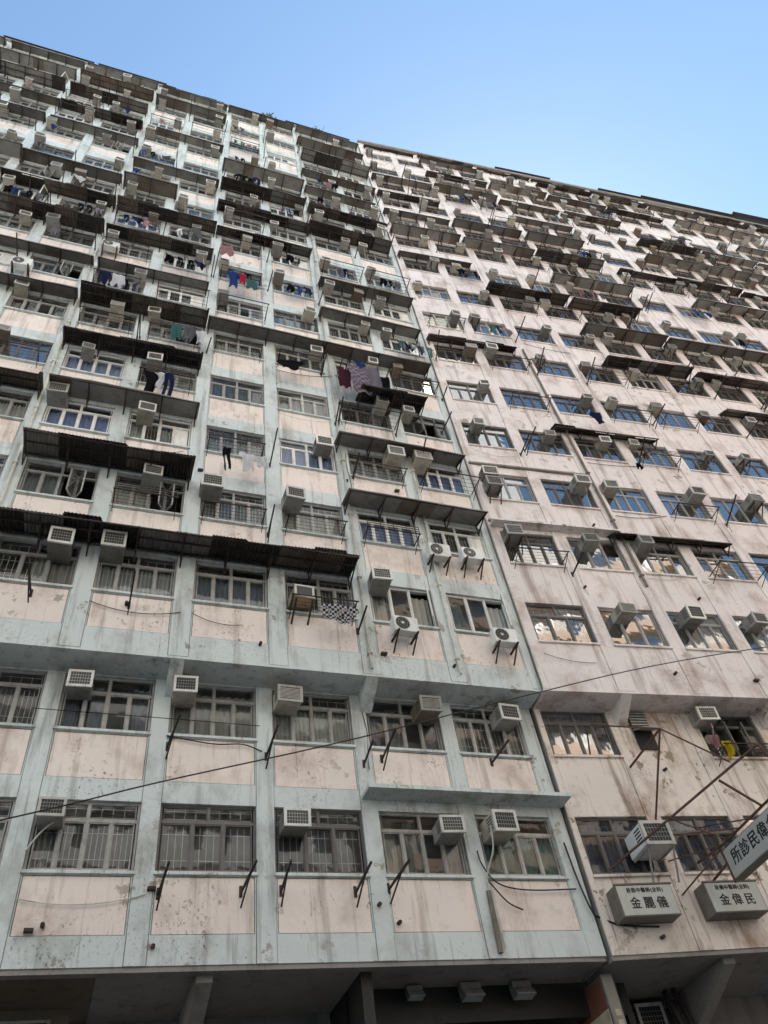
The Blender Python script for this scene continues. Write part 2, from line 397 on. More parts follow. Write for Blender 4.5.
full = [(0, 1)]; sides = [(0, .3), (.68, 1)]; left = [(0, .55)]; right = [(.45, 1)]; half = [(0, .24), (.5, .76)]
STYLES = [
    dict(frame=alu, glass=g_clear, n=4, nt=2, tr=.28, bars=True, cur=curtain, span=full),
    dict(frame=alu, glass=g_clear, n=4, nt=2, tr=.28, bars=False, cur=curtain, span=full),
    dict(frame=alu, glass=g_clear, n=4, nt=2, tr=.26, bars=True, cur=curt_dark, span=sides),
    dict(frame=white_f, glass=g_clear, n=4, nt=2, tr=.28, bars=False, cur=curt_blue, span=full),
    dict(frame=alu, glass=g_clear, n=4, nt=2, tr=.28, bars=False, cur=curtain, span=left, open=(2, 3)),
    dict(frame=alu, glass=g_clear, n=3, nt=2, tr=.3, bars=True, cur=curtain, span=right),
    dict(frame=alu, glass=g_clear, n=4, nt=2, tr=.3, bars=False, cur=curt_green, span=full),
    dict(frame=white_f, glass=g_clear, n=3, nt=0, tr=0, bars=False, cur=curtain, span=sides, open=(2,)),
    dict(frame=bronze, glass=g_blue, n=4, nt=2, tr=.3, bars=False, cur=curt_sky, span=full),
    dict(frame=bronze, glass=g_blue, n=3, nt=2, tr=.3, bars=True, cur=curt_dark, span=right),
    dict(frame=alu, glass=g_blue, n=4, nt=2, tr=.28, bars=False, cur=curt_sky, span=left),
    dict(frame=bronze, glass=g_blue, n=4, nt=2, tr=.28, bars=True, cur=curt_sky, span=full),
    dict(frame=bronze, glass=g_clear, n=4, nt=2, tr=.28, bars=False, cur=None, span=full, open=(1, 2)),
    dict(frame=alu, glass=g_blue, n=3, nt=0, tr=0, bars=False, cur=curtain, span=left, blank=1),
    dict(frame=white_f, glass=g_clear, n=4, nt=2, tr=.25, bars=True, cur=curtain, span=half, blank=3),
    dict(frame=bronze, glass=g_clear, n=4, nt=2, tr=.28, bars=False, cur=curt_night, span=full),
    dict(frame=alu, glass=g_clear, n=4, nt=2, tr=.28, bars=True, cur=curtain, span=[(.02, .2), (.76, .98)]),
    dict(frame=alu, glass=g_clear, n=4, nt=2, tr=.3, bars=False, cur=curtain, span=[(0, .22), (.3, .48), (.77, .98)]),
    dict(frame=bronze, glass=g_clear, n=3, nt=2, tr=.26, bars=True, cur=curt_dark, span=[(0, .6)]),
    dict(frame=alu, glass=g_blue, n=4, nt=2, tr=.28, bars=True, cur=curt_green, span=[(.26, 1)]),
]
WCACHE = {}
def win_set(w, h, st):
    k = (round(w, 2), round(h, 2), st)
    if k not in WCACHE: WCACHE[k] = window_meshes(w, h, st)
    return WCACHE[k]
FIX_M = {(1, 1): 5, (1, 2): 16, (1, 3): 18, (1, 4): 18, (1, 5): 17, (1, 6): 6, (2, 1): 2, (2, 2): 17, (2, 3): 1, (2, 4): 0, (2, 5): 17, (2, 6): 16,
         (3, 0): 1, (3, 1): 5, (3, 2): 0, (3, 3): 1, (3, 4): 2, (3, 5): 7, (3, 6): 7, (4, 1): 4, (4, 2): 4, (4, 3): 0, (4, 4): 0, (4, 5): 3, (4, 6): 14,
         (5, 1): 3, (5, 2): 14, (5, 3): 0, (5, 4): 3, (5, 5): 0, (5, 6): 3, (6, 1): 3, (6, 2): 5, (6, 3): 1, (6, 4): 1, (6, 5): 9, (6, 6): 12, (7, 6): 8}
FIX_P = {(1, 1): 15, (1, 2): 15, (2, 1): 11, (2, 2): None, (2, 3): 12, (3, 1): 9, (3, 2): 13, (3, 3): 10, (3, 4): 10, (4, 1): 11, (4, 2): 13, (4, 3): 10, (4, 4): 10,
         (5, 1): 10, (5, 2): 11, (5, 3): 10, (5, 4): 10}
def windows(S, root, c0, c1, fix, pool):
    cells = []
    for n in range(1, S.rows+1):
        for c in range(c0, c1+1):
            u, z, w, h, y = S.win(n, c)
            a = S.at(u, y, z); e = S.at(u+w, y, z+h); m = (a+e)/2
            if not (in_frame(m, 50) or in_frame(a, 10) or in_frame(e, 10)): continue
            st = fix.get((n, c), random.choice(pool))
            if st is None: continue
            d = (m-CP).length; fx = frame_pos(m)
            cells.append((d, n, c, st))
    cells.sort()
    for d, n, c, st in cells[:100]:
        u, z, w, h, y = S.win(n, c); ms = win_set(w, h, st)
        o = link('window', ms[0], root, (u, y, z))
        for nm, me in ms[1:]: link(nm, me, o)
    if len(cells) > 100:                       # the small far ones: one part
        bm = bmesh.new(); mats = []
        for d, n, c, st in cells[100:]:
            u, z, w, h, y = S.win(n, c)
            ws = win_set(w, h, st)
            for me in [ws[0]]+[q[1] for q in ws[1:]]:
                k = len(bm.verts); kf = len(bm.faces); bm.from_mesh(me); bm.verts.ensure_lookup_table(); bm.faces.ensure_lookup_table()
                bmesh.ops.translate(bm, vec=(u, y, z), verts=bm.verts[k:])
                for f in bm.faces[kf:]:
                    mt = me.materials[f.material_index]
                    if mt not in mats: mats.append(mt)
                    f.material_index = mats.index(mt)
        me = bpy.data.meshes.new('windows'); bm.to_mesh(me); bm.free()
        for mt in mats: me.materials.append(mt)
        o = link('windows', me, root); o['kind'] = 'stuff'
windows(mintS, mint_b, C0, C1, FIX_M, [0, 16, 1, 17, 2, 3, 5, 14, 14, 4, 8, 7, 19])
windows(pinkS, pink_b, P0, P1, FIX_P, [8, 8, 8, 9, 10, 10, 11, 13, 11])
# small louvred vent opening of the rendered block, with its bent cover
b = MB(); x, z = 3.81, 5.62
b.box(x, x+.5, .70, .737, z, z+1.05, dark_m)
for k in range(6): b.box(x+.01, x+.49, .66, .698, z+.56+k*.08, z+.6+k*.08, alu)
b.poly([(x-.03, .70, z+.52), (x+.53, .70, z+.52), (x+.6, .3, z+.36), (x+.02, .3, z+.36), (x-.03, .70, z+.5), (x+.53, .70, z+.5), (x+.6, .3, z+.34), (x+.02, .3, z+.34)],
       [(0, 3, 2, 1), (4, 5, 6, 7), (0, 4, 7, 3), (1, 2, 6, 5), (2, 3, 7, 6)], alu)
b.build('louvre_vent', pink_b)

# ---------------------------------------------------------------- repeated things: counted row by row so each label names one
REG = []
def register(o, S, n, fam, look, cat, group, anchor):
    REG.append((o, S.name, n, fam, look, cat, group, frame_pos(anchor)[0]))
def copy_tree(o, M):
    c = o.copy(); C.objects.link(c); c.matrix_world = M
    for ch in o.children:
        d = ch.copy(); C.objects.link(d); d.parent = c; d.matrix_parent_inverse = Matrix.Identity(4)
        for g in ch.children:
            e = g.copy(); C.objects.link(e); e.parent = d; e.matrix_parent_inverse = Matrix.Identity(4)
    return c

# --- window air conditioners (origin: centre of the back at the wall face, front faces -y)
def make_ac(case, rim, kind):
    t = empty('air_conditioner', MM); w, d, h = .47, .52, .36
    b = MB(); b.box(-w/2, w/2, -d, .16, -h/2, h/2, case); o = link('casing', b.mesh('casing', .014), t)
    b = MB()
    for s in (-1, 1):                                   # louvre slits in both cheeks
        b = MB()
        for k in range(5):
            z = -.10+k*.05
            x = s*(w/2+.001); b.box(min(x, x+s*.004), max(x, x+s*.004), -d+.08, -d+.3, z, z+.02, coil_m)
        b.build('side_louvre', t)
    b = MB(); e = .04
    b.box(-w/2-.012, w/2+.012, -d-.022, -d+.02, h/2-e, h/2+.012, rim); b.box(-w/2-.012, w/2+.012, -d-.022, -d+.02, -h/2-.012, -h/2+e, rim)
    b.box(-w/2-.012, -w/2+e, -d-.021, -d+.02, -h/2+e, h/2-e, rim); b.box(w/2-e, w/2+.012, -d-.021, -d+.02, -h/2+e, h/2-e, rim)
    b.build('rim', t)
    b = MB(); b.box(-w/2+e, w/2-e, -d-.006, -d-.002, -h/2+e, h/2-e, coil_m)
    if kind != 2:
        if kind == 4:
            for k in range(1, 9): z = -h/2+e+(h-2*e)*k/9; b.box(-w/2+e, w/2-e, -d-.016, -d-.007, z-.008, z+.008, rim)
        else:
          for k in range(1, 8): x = -w/2+e+(w-2*e)*k/8; b.box(x-.003, x+.003, -d-.014, -d-.007, -h/2+e, h/2-e, rim_d)
          for k in range(1, 4): z = -h/2+e+(h-2*e)*k/4; b.box(-w/2+e, w/2-e, -d-.019, -d-.0145, z-.005, z+.005, rim_d)
    b.build('grille', t)
    if kind == 1:
        for s in (-.17, .17):
            b = MB()
            b.bar((s, .0, -h/2-.035), (s, -d+.05, -h/2-.035), .035, iron); b.bar((s, .0, -h/2-.42), (s, -d+.1, -h/2-.05), .03, iron)
            b.build('bracket', t)
    if kind == 2:
        b = MB(); b.box(-w/2-.03, w/2+.03, -d-.06, 0, -h/2-.05, -h/2-.02, wood_m); b.bar((-.2, 0, -h/2-.5), (-.2, -d, -h/2-.06), .04, iron); b.bar((.2, 0, -h/2-.5), (.2, -d, -h/2-.06), .04, iron)
        b.build('shelf', t)
    if kind == 3:
        b = MB(); b.tube([(.1, -.3, -h/2), (.11, -.28, -h/2-.12), (.16, -.1, -h/2-.22), (.2, .03, -h/2-.5), (.21, .03, -h/2-.95)], .012, pvc, 5)
        b.build('drain_hose', t)
    return t
ACS = [(make_ac(ac_grey, rim_d, 0), 'grey'), (make_ac(ac_grey, rim_m, 0), 'pale rimmed grey'), (make_ac(ac_beige, rim_m, 0), 'beige'),
       (make_ac(ac_grey, rim_d, 1), 'bracketed grey'), (make_ac(ac_white, rim_m, 0), 'white'), (make_ac(ac_beige, rim_m, 2), 'shelf mounted beige'),
       (make_ac(ac_grey, rim_m, 3), 'hose fitted grey'),
       (make_ac(ac_beige, rim_d, 4), 'slatted beige'), (make_ac(ac_rust, rim_d, 4), 'rust brown'), (make_ac(ac_white, rim_m, 4), 'slatted white')]
def make_condenser():
    t = empty('condenser_unit', MM); w, d, h = .62, .25, .44
    b = MB(); b.box(-w/2, w/2, -.42, -.42+d, -h/2, h/2, ac_white); link('casing', b.mesh('casing', .015), t)
    b = MB(); cx = -.1; n = 24
    ring = lambda r_: [(cx+r_*math.cos(k*2*math.pi/n), -.424, r_*math.sin(k*2*math.pi/n)) for k in range(n)]
    b.poly(ring(.17), [tuple(range(n))[::-1]], coil_m)
    for r_ in (.175, .12, .065): b.tube([(p[0], -.432, p[2]) for p in ring(r_)+ring(r_)[:1]], .007, rim_d, 4)
    for k in range(8): a = k*math.pi/4; b.bar((cx, -.43, 0), (cx+.17*math.cos(a), -.43, .17*math.sin(a)), .006, rim_d)
    b.box(cx-.03, cx+.03, -.44, -.426, -.03, .03, ac_white); b.build('fan_guard', t)
    for s in (-.24, .24):
        b = MB()
        b.bar((s, .0, -h/2-.03), (s, -.48, -h/2-.03), .04, iron); b.bar((s, .0, -h/2-.36), (s, -.42, -h/2-.04), .03, iron)
        b.build('bracket', t)
    return t
COND = make_condenser()
PROTO = [a for a, _ in ACS]+[COND]
used = set()
def place(proto, M):
    if proto.name not in used:
        used.add(proto.name); proto.matrix_world = M; return proto
    return copy_tree(proto, M)
OCC = {}
def put_ac(S, n, c, du, dz, kind, v=None):
    u, z, w, h, y = S.win(n, c)
    zz = S.sill(n)+dz if n >= 3 else z-.0+dz-(.07 if S.name == 'mint' else 0)
    if S.name == 'mint': uu = c*S.bay+du
    else: uu = UP0+(c-1)*WP+du*.94
    for q in OCC.get((S.name, n), []):
        if abs(q[0]-uu) < .55 and abs(q[1]-zz) < .5: return
    p = S.at(uu, y, zz)
    if not in_frame(S.at(uu, y-.5, zz), 14): return
    OCC.setdefault((S.name, n), []).append((uu, zz))
    tilt = Matrix.Rotation(R(random.uniform(-3, 6)), 4, 'X') @ Matrix.Rotation(R(random.uniform(-4, 4)), 4, 'Z')
    M = S.M @ Matrix.Translation((uu, y, zz)) @ tilt
    if kind == 1:
        o = place(COND, M); register(o, S, n, 'condenser', 'split condenser with round fan guard', 'condenser', 'split condensers on brackets', S.at(uu, y-.4, zz)); return
    if v is None:
        v = random.choice([0, 1, 1, 2, 6, 1, 7, 8, 0] if S.name == 'mint' else [0, 0, 3, 1, 3, 0, 6, 7, 8, 2])
    s = random.uniform(.96, 1.1) if n < 6 else random.uniform(.72, .93); M = M @ Matrix.Diagonal((s*random.uniform(.93, 1.07), s*random.uniform(.8, 1.15)*(.8 if S.name == 'pink' else .92), s*random.uniform(.86, 1.1), 1))
    o = place(ACS[v][0], M)
    register(o, S, n, 'ac', ACS[v][1], 'air conditioner', 'window air conditioners', S.at(uu, y-.5, zz))
AC_M = {1: ((2, .08), (4, .14), (5, 1.18), (6, .17)), 2: ((2, .12), (3, .04), (4, .07), (5, 1.17), (6, 1.06)), 3: ((1, 1.29), (2, .26), (5, .23)),
        4: ((2, .83), (3, .21), (4, .24)), 5: ((1, .23), (2, .41), (4, 1.28), (5, 1.39), (6, .16)), 6: ((0, .35), (1, .58), (2, .41), (5, 1.34), (6, .15)),
        7: ((0, .24), (1, 1.07), (2, .12), (4, 1.41), (5, 1.36), (6, .25)), 8: ((1, 1.5), (3, .19), (4, 1.3), (5, 1.4), (6, .19)),
        9: ((-1, 1.37), (0, .22), (3, .14), (4, .22), (5, .15), (5, 1.41), (6, .3)), 10: ((-1, .21), (0, 1.51), (1, 1.4), (2, 1.05), (3, 1.01), (4, .21), (5, .22), (6, .21)),
        11: ((-1, 1.45), (0, .28), (1, .25), (2, .3), (3, .18), (4, .16), (5, 1.4), (6, .12)), 12: ((-2, 1.2), (-1, .23), (0, 1.5), (1, 1.11), (3, 1.3), (4, 1.4), (5, .29), (6, 1.38)),
        13: ((-1, .22), (0, .57), (1, .3), (4, .12)), 14: ((-2, .17), (-1, 1.48), (0, 1.39), (1, .22)), 15: ((-2, .2), (-1, 1.41), (0, .3)), 16: ((-1, .4), (0, .5), (1, .32))}
DZ_M = {(1, 5): .88, (3, 2): 1.08, (3, 5): 1.09, (5, 1): 1.08, (7, 0): 1.15, (7, 2): 1.1}
AC_P = {2: ((3, -.07),), 3: ((2, .63), (3, .53), (4, .54)), 4: ((1, .26), (2, .62), (3, .24)), 5: ((1, .2), (2, 1.32), (3, .2), (4, 1.34), (5, 1.57)),
        6: ((1, .49), (2, 1.06), (3, 1.07), (4, .14), (5, 1.2), (6, .51)), 7: ((1, 1.46), (3, 1.44), (4, .36), (5, .14), (6, .22), (7, .25)),
        8: ((1, 1.53), (2, .22), (3, .25), (4, .15), (5, .29), (6, 1.34), (7, .17)), 9: ((1, 1.42), (2, .16), (5, .22), (6, 1.39), (7, 1.05), (8, .63)),
        10: ((2, 1.34), (4, .1), (5, 1.35), (6, .11), (7, .16), (8, 1.66)), 11: ((2, .47), (3, .29), (4, .22)), 12: ((1, 1.53), (2, 1.38), (3, 1.32), (4, 1.43))}
V_FIX = {('mint', 1, 2): 1, ('mint', 1, 4): 1, ('mint', 1, 5): 1, ('mint', 1, 6): 2, ('mint', 2, 3): 2, ('mint', 2, 2): 1, ('mint', 3, 1): 1, ('mint', 3, 2): 1, ('mint', 3, 5): 1, ('mint', 5, 5): 2, ('mint', 4, 3): 1}
put_ac(mintS, 3, 4, .3, .25, 0, 5); put_ac(pinkS, 5, 1, .2, .4, 0, 3)
for S, tab, dzs in ((mintS, AC_M, DZ_M), (pinkS, AC_P, {})):
    for n, row in tab.items():
        for c, du in row: put_ac(S, n, c, du, dzs.get((n, c), .95 if n < 6 else random.uniform(.82, 1.05)), 0, V_FIX.get((S.name, n, c)))
for n, c, du, dz in ((3, 5, .62, -.36), (3, 6, 1.12, -.37), (3, 6, -.08, 2.45), (3, 6, .9, 2.44), (7, 0, -.01, 2.5), (8, 1, .24, 2.64)): put_ac(mintS, n, c, du, dz, 1)
for n in range(9, 18):                       # the cluttered upper storeys
    for c in range(C0, C1+1):
        if not any(abs(q[0]-(c*WM+.8)) < .95 for q in OCC.get(('mint', n), [])) and random.random() < .8: put_ac(mintS, n, c, random.choice((.2, 1.38)), random.uniform(.8, 1.1), 0)
for n in range(9, 18):
    for c in range(P0, P1+1):
        if not any(abs(q[0]-(UP0+(c-1)*WP+.9)) < 1.1 for q in OCC.get(('pink', n), [])) and random.random() < .8: put_ac(pinkS, n, c, random.choice((.2, 1.5)), random.uniform(.8, 1.05), 0)

# --- canopies over the windows
def make_awning(S, n, ua, ub, D, typ, mat, ztop=None):
    """origin at the left end on the wall; sheet falls outwards"""
    u0, u1 = (ua*WM, ub*WM) if S.name == 'mint' else (UP0+(ua-1)*WP, UP0+(ub-1)*WP)
    lo, hi = (C0*WM-.5, EDGE) if S.name == 'mint' else (PL+.05, UP0+P1*WP+.3)
    u0, u1 = max(u0, lo), min(u1, hi)
    if S.name == 'pink': D *= .62
    elif n >= 8: D *= .8
    L = u1-u0; zt = S.sill(n)+S.wh+.16+random.uniform(-.05, .05); zd = .16+random.uniform(-.05, .06)
    if ztop: zt = ztop
    if L < .5: return
    pts = [S.at(u0+L*k/4, -D, zt-zd) for k in range(5)]
    if not any(in_frame(p, 20) for p in pts): return
    t = empty('awning', S.M @ Matrix.Translation((u0, 0, zt)))
    b = MB(); th = .012 if typ == 'c' else .035
    nx = max(2, int(L/.04)) if typ == 'c' else max(2, int(L/.5)); top = []
    rr = random.Random(n*31+int(ua*10))
    ph = rr.random()*6; jag = [rr.uniform(-.09, .04) for _ in range(int(L/.8)+2)]; jz = [rr.uniform(-.035, .03) for _ in jag]
    alt = [mat, mat, sheet_b, sheet_s] if typ == 'c' else [mat, mat, mat, sheet_b]; jm = [rr.choice(alt) for _ in jag]
    for i in range(nx+1):
        x = L*i/nx; a = (.014*math.cos(i*math.pi) if typ == 'c' else 0)
        q = int(x/.8); j = jag[q] if typ == 'c' else jag[q]*.2; sag = .035*math.sin(x*.9+ph)+(jz[q] if typ == 'c' else 0)
        top += [(x, .0, a), (x, -D-j, -zd+a+sag)]
    k = len(top); v = top+[(p[0], p[1], p[2]-th) for p in top]; f = []
    for i in range(nx):
        q = 2*i; f += [(q, q+1, q+3, q+2), (k+q, k+q+2, k+q+3, k+q+1), (q+1, k+q+1, k+q+3, q+3), (q, q+2, k+q+2, k+q)]
    f += [(0, k, k+1, 1), (2*nx, 2*nx+1, k+2*nx+1, k+2*nx)]
    for k_ in range(0, nx): b.mi(jm[int(L*(k_+.5)/nx/.8)])
    b.poly(v, f, mat)
    for k_ in range(nx):
        for z_ in range(4): b.m[k_*4+z_] = b.mi(jm[int(L*(k_+.5)/nx/.8)])
    b.build('sheet', t)
    # iron underneath: purlins along, a braced bracket every metre or so
    b = MB()
    if typ == 'c':
        for q in (.12, .55, .93): b.bar((.02, -D*q, -zd*q-.05), (L-.02, -D*q, -zd*q-.05), .035, iron)
    else: b.bar((.02, -D*.95, -zd*.95-.06), (L-.02, -D*.95, -zd*.95-.06), .03, iron)
    b.build('purlin', t)
    nb = max(2, int(round(L/1.05))+1); me = None
    for i in range(nb):
        x = .06+(L-.12)*i/(nb-1)
        if me is None:
            q = MB(); q.bar((0, 0, -.075), (0, -D, -zd-.075), .035, iron); q.bar((0, -.01, -.42), (0, -D*.72, -zd*.72-.09), .03, iron); q.bar((0, -.015, -.06), (0, -.015, -.46), .03, iron); me = q.mesh('bracket')
        link('bracket', me, t, (x, 0, 0))
    look = {'c': 'dark corrugated', 's': 'flat grey'}[typ] if mat is not sheet_b else 'brown corrugated'
    register(t, S, n, 'awning', look, 'awning', 'canopies over the windows', S.at((u0+u1)/2, -D, zt))
    return t
AW_M = [(3, -1.05, 4.79, .9, 'c'), (4, .94, 2.86, .95, 'c'), (4, 4.8, 6.76, .74, 's'), (5, .97, 2.86, .71, 's'), (5, 4.8, 6.75, .62, 's'), (5, -1.05, .9, .7, 'c'), (6, .91, 2.84, .7, 'c'),
        (7, -1.05, .9, .55, 's'), (7, .93, 2.86, .8, 'c'), (7, 2.87, 4.8, .6, 's'), (6, 5.26, 6.36, .85, 'c'), (8, -1.05, .94, .6, 's'), (8, 1.0, 2.83, .62, 's'), (7, 4.79, 6.7, .6, 's'),
        (9, -1.05, .92, .93, 'c'), (9, .95, 2.85, .75, 'c'), (8, 4.82, 6.76, .63, 's'), (10, -1.09, .95, .8, 'c'), (10, .97, 2.86, .8, 'c'), (10, 2.87, 4.82, .63, 'c'), (9, 4.89, 6.82, .7, 's'),
        (11, -2.6, -.98, .9, 's'), (11, .93, 2.0, .9, 's'), (11, 2.84, 4.84, .74, 'c'), (11, 4.81, 6.73, .95, 'c'), (12, .97, 2.83, .6, 's'), (12, 2.87, 4.81, .9, 'c'), (12, 4.88, 6.82, .75, 'c'),
        (13, -.96, .94, .6, 's'), (13, 2.87, 4.83, .9, 's'), (13, 4.88, 6.69, .62, 's'), (14, -2.9, -.98, .6, 's'), (14, 4.86, 6.86, .6, 's'), (15, -2.95, -1.1, .95, 'c'), (15, -1.0, .88, .82, 'c'), (15, 4.9, 6.84, 1.0, 'c')]
AW_P = [(4, 2.67, 4.62, .62, 'c'), (6, 2.61, 4.58, .6, 'c'), (7, 6.6, 8.6, .8, 'c'), (8, .75, 2.66, .62, 'c'), (8, 4.55, 6.5, 1.1, 'c'), (8, 6.63, 8.72, .95, 'c'), (9, 4.54, 6.53, 1.1, 's'), (9, 6.57, 9.5, 1.0, 's'),
        (10, 2.68, 4.61, 1.1, 'c'), (10, 4.69, 6.42, 1.1, 'c'), (11, 4.66, 6.8, 1.0, 's'), (11, 8.55, 11.07, 1.0, 's'), (12, .8, 2.62, 1.0, 's'), (12, 2.67, 4.56, 1.0, 's'), (12, 4.64, 6.5, 1.1, 'c'), (12, 6.98, 8.79, .7, 'c'),
        (13, 4.76, 6.4, 1.0, 's'), (13, 8.3, 12.6, 1.0, 's'), (14, .85, 2.6, .7, 'c'), (14, 8.64, 10.66, 1.0, 'c'), (15, 6.72, 8.6, .7, 'c'), (16, 11.1, 14.3, .9, 's')]
for a in AW_M: make_awning(mintS, *a, sheet_d if a[4] == 'c' else sheet_s)
for a in AW_P: make_awning(pinkS, *a, sheet_d if a[4] == 'c' else sheet_s)
def fill(S, table, pairs, rows, prob):
    for n in rows:
        for a, e in pairs:
            if any(t[0] == n and t[1] < e-.15 and t[2] > a+.15 for t in table): continue
            p = .85 if n >= 16 else prob
            if random.random() < p:
                ty = random.choice('css')
                make_awning(S, n, a+random.uniform(0, .06), e, random.uniform(.5, .62) if n == 17 else random.uniform(.55, .9), ty, (sheet_b if random.random() < .35 else sheet_d) if ty == 'c' else sheet_s)
fill(mintS, AW_M, [(-4.9, -3.05), (-2.95, -1.05), (-1., .9), (.95, 2.85), (2.87, 4.8), (4.85, 6.8)], range(11, 18), .42)
fill(pinkS, AW_P, [(.8, 2.62), (2.67, 4.6), (4.64, 6.55), (6.6, 8.6), (8.65, 10.65), (10.7, 12.65), (12.7, 14.65), (14.7, 16.6), (16.7, 17.9)], range(11, 18), .42)

for S, roof, pairs in ((mintS, ROOF_M, [(-4.9, -3.05), (-2.95, -1.05), (-1., .9), (.95, 2.85), (2.87, 4.8), (4.85, 6.85)]),
                       (pinkS, ROOF_P, [(.9, 2.62), (2.67, 4.6), (4.64, 6.55), (6.6, 8.6), (8.65, 10.65), (10.7, 12.65), (12.7, 14.65), (14.7, 16.6), (16.7, 17.9)])):
    for a, e in pairs:                         # sheets nailed along the roof edge
        if random.random() < .96: make_awning(S, 17, a+random.uniform(0, .1), e-random.uniform(0, .15), random.uniform(.3, .5), 'c', random.choice((sheet_b, sheet_b, sheet_s, sheet_d)), roof-random.uniform(.3, .7))

# --- clothes poles: a rusty angle iron standing out from the wall
def make_pole(L, up, brace):
    t = MB(); t.bar((0, .02, 0), (0, -L, up), .035, iron); t.bar((0, .015, -.07), (0, .015, .12), .05, iron)
    if brace: t.bar((0, 0, -.25), (0, -L*.6, up*.6-.01), .025, iron)
    return t.mesh('clothes_pole')
POLES = [make_pole(.85, .05, False), make_pole(.95, .12, True), make_pole(.6, .0, False), make_pole(1.1, .3, False)]
def put_pole(S, n, u, z, v):
    y = S.win(n, 3)[4]
    if not in_frame(S.at(u, y-.3, z), 5): return
    o = link('clothes_pole', POLES[v], None, None, S.M @ Matrix.Translation((u, y-.012, z)) @ Matrix.Rotation(R(random.uniform(-7, 7)), 4, 'Z'))
    register(o, S, n, 'pole', ('straight', 'braced', 'short', 'raised')[v], 'clothes pole', 'iron clothes poles on the wall', S.at(u, y-.3, z))
for u, z in ((6.21, 2.32), (7.61, 2.36), (8.32, 2.38), (9.7, 2.37), (10.35, 2.43)): put_pole(mintS, 1, u, z, 1)
for u, z in ((6.13, 5.13), (8.08, 5.03), (10.15, 4.99), (10.57, 5.14), (13.17, 5.22)): put_pole(mintS, 2, u, z, random.choice((0, 1)))
for n, u, z in ((3, 3.06, 8.05), (3, 5.01, 8.01), (3, 10.12, 7.97), (4, 8.04, 10.84), (5, 8.14, 13.77), (5, 10.59, 13.91), (7, 10.78, 19.36), (6, 10.36, 16.56), (6, 12.3, 16.49), (7, 10.0, 19.48), (5, 12.9, 15.11), (6, 14.05, 17.2)):
    put_pole(mintS, n, u, z, random.choice((0, 3, 1)))
for n in range(6, 17):
    for c in range(-3, 7):
        for e in (-.2, WM-.28):
            if random.random() < .22: put_pole(mintS, n, c*WM+e, S_z if False else mintS.sill(n)-random.uniform(.05, .4), random.choice((0, 2, 3)))
for n in range(4, 17):
    for c in range(1, 15):
        for e in (-.12, WWP+.1):
            if random.random() < .2: put_pole(pinkS, n, UP0+(c-1)*WP+e, pinkS.sill(n)-random.uniform(.05, .4), random.choice((0, 1, 2, 3)))

# --- drying rails: two arms, an outer bar and wires
def make_rail(w, d, mesh_):
    t = empty('drying_rail', MM)
    m = MB(); m.bar((0, .02, 0), (0, -d, 0), .022, iron); m.bar((0, .0, -.28), (0, -d*.9, -.02), .016, iron); me = m.mesh('arm')
    link('arm', me, t, (0, 0, 0)); link('arm', me, t, (w, 0, 0))
    b = MB(); b.bar((-.04, -d, 0), (w+.04, -d, 0), .026, iron); b.build('outer_bar', t)
    b = MB()
    for k in range(4): y = -d*(k+1)/5; b.tube([(0, y, 0), (w/2, y, -.015), (w, y, 0)], .006, iron, 4)
    if mesh_:
        for k in range(3): b.bar((0, -d, .08+k*.09), (w, -d, .08+k*.09), .014, iron)
        for k in (0, 1, 2, 3, 4): b.bar((w*k/4, -d, 0), (w*k/4, -d, .28), .014, iron)
    b.build('wires', t)
    return t
RAILS = [(make_rail(1.5, .55, False), 'plain'), (make_rail(1.45, .5, True), 'barred'), (make_rail(1.7, .7, False), 'deep')]
PROTO += [r_[0] for r_ in RAILS]
def put_rail(S, n, c, v, dz=.02):
    u, z, w, h, y = S.win(n, c)
    p = S.at(u+.8, y-.5, z+dz)
    if not in_frame(p, 10): return
    o = place(RAILS[v][0], S.M @ Matrix.Translation((u+.05, y, z+dz)))
    register(o, S, n, 'rail', RAILS[v][1], 'drying rail', 'iron drying rails at the windows', p)
for n, c, v in ((4, 2, 1), (4, 5, 1), (5, 3, 0), (5, 5, 0), (5, 6, 2), (6, 2, 1), (6, 5, 2), (7, 1, 0), (7, 2, 1), (7, 3, 0), (7, 4, 0), (6, 0, 1), (7, 5, 2), (7, 6, 0), (8, 1, 0), (9, 3, 0), (4, 3, 0), (4, 4, 0), (12, 3, 0), (3, 4, 0)): put_rail(mintS, n, c, v)
for n, c, v in ((4, 1, 0), (4, 4, 2), (5, 4, 0), (6, 4, 1), (8, 2, 0), (7, 4, 0), (7, 5, 0), (7, 2, 0), (2, 3, 0)): put_rail(pinkS, n, c, v)
for n in range(8, 17):
    for c in range(-3, 7):
        if random.random() < .3: put_rail(mintS, n, c, random.randrange(3))
    for c in range(1, 15):
        if random.random() < .16: put_rail(pinkS, n, c, random.randrange(3))

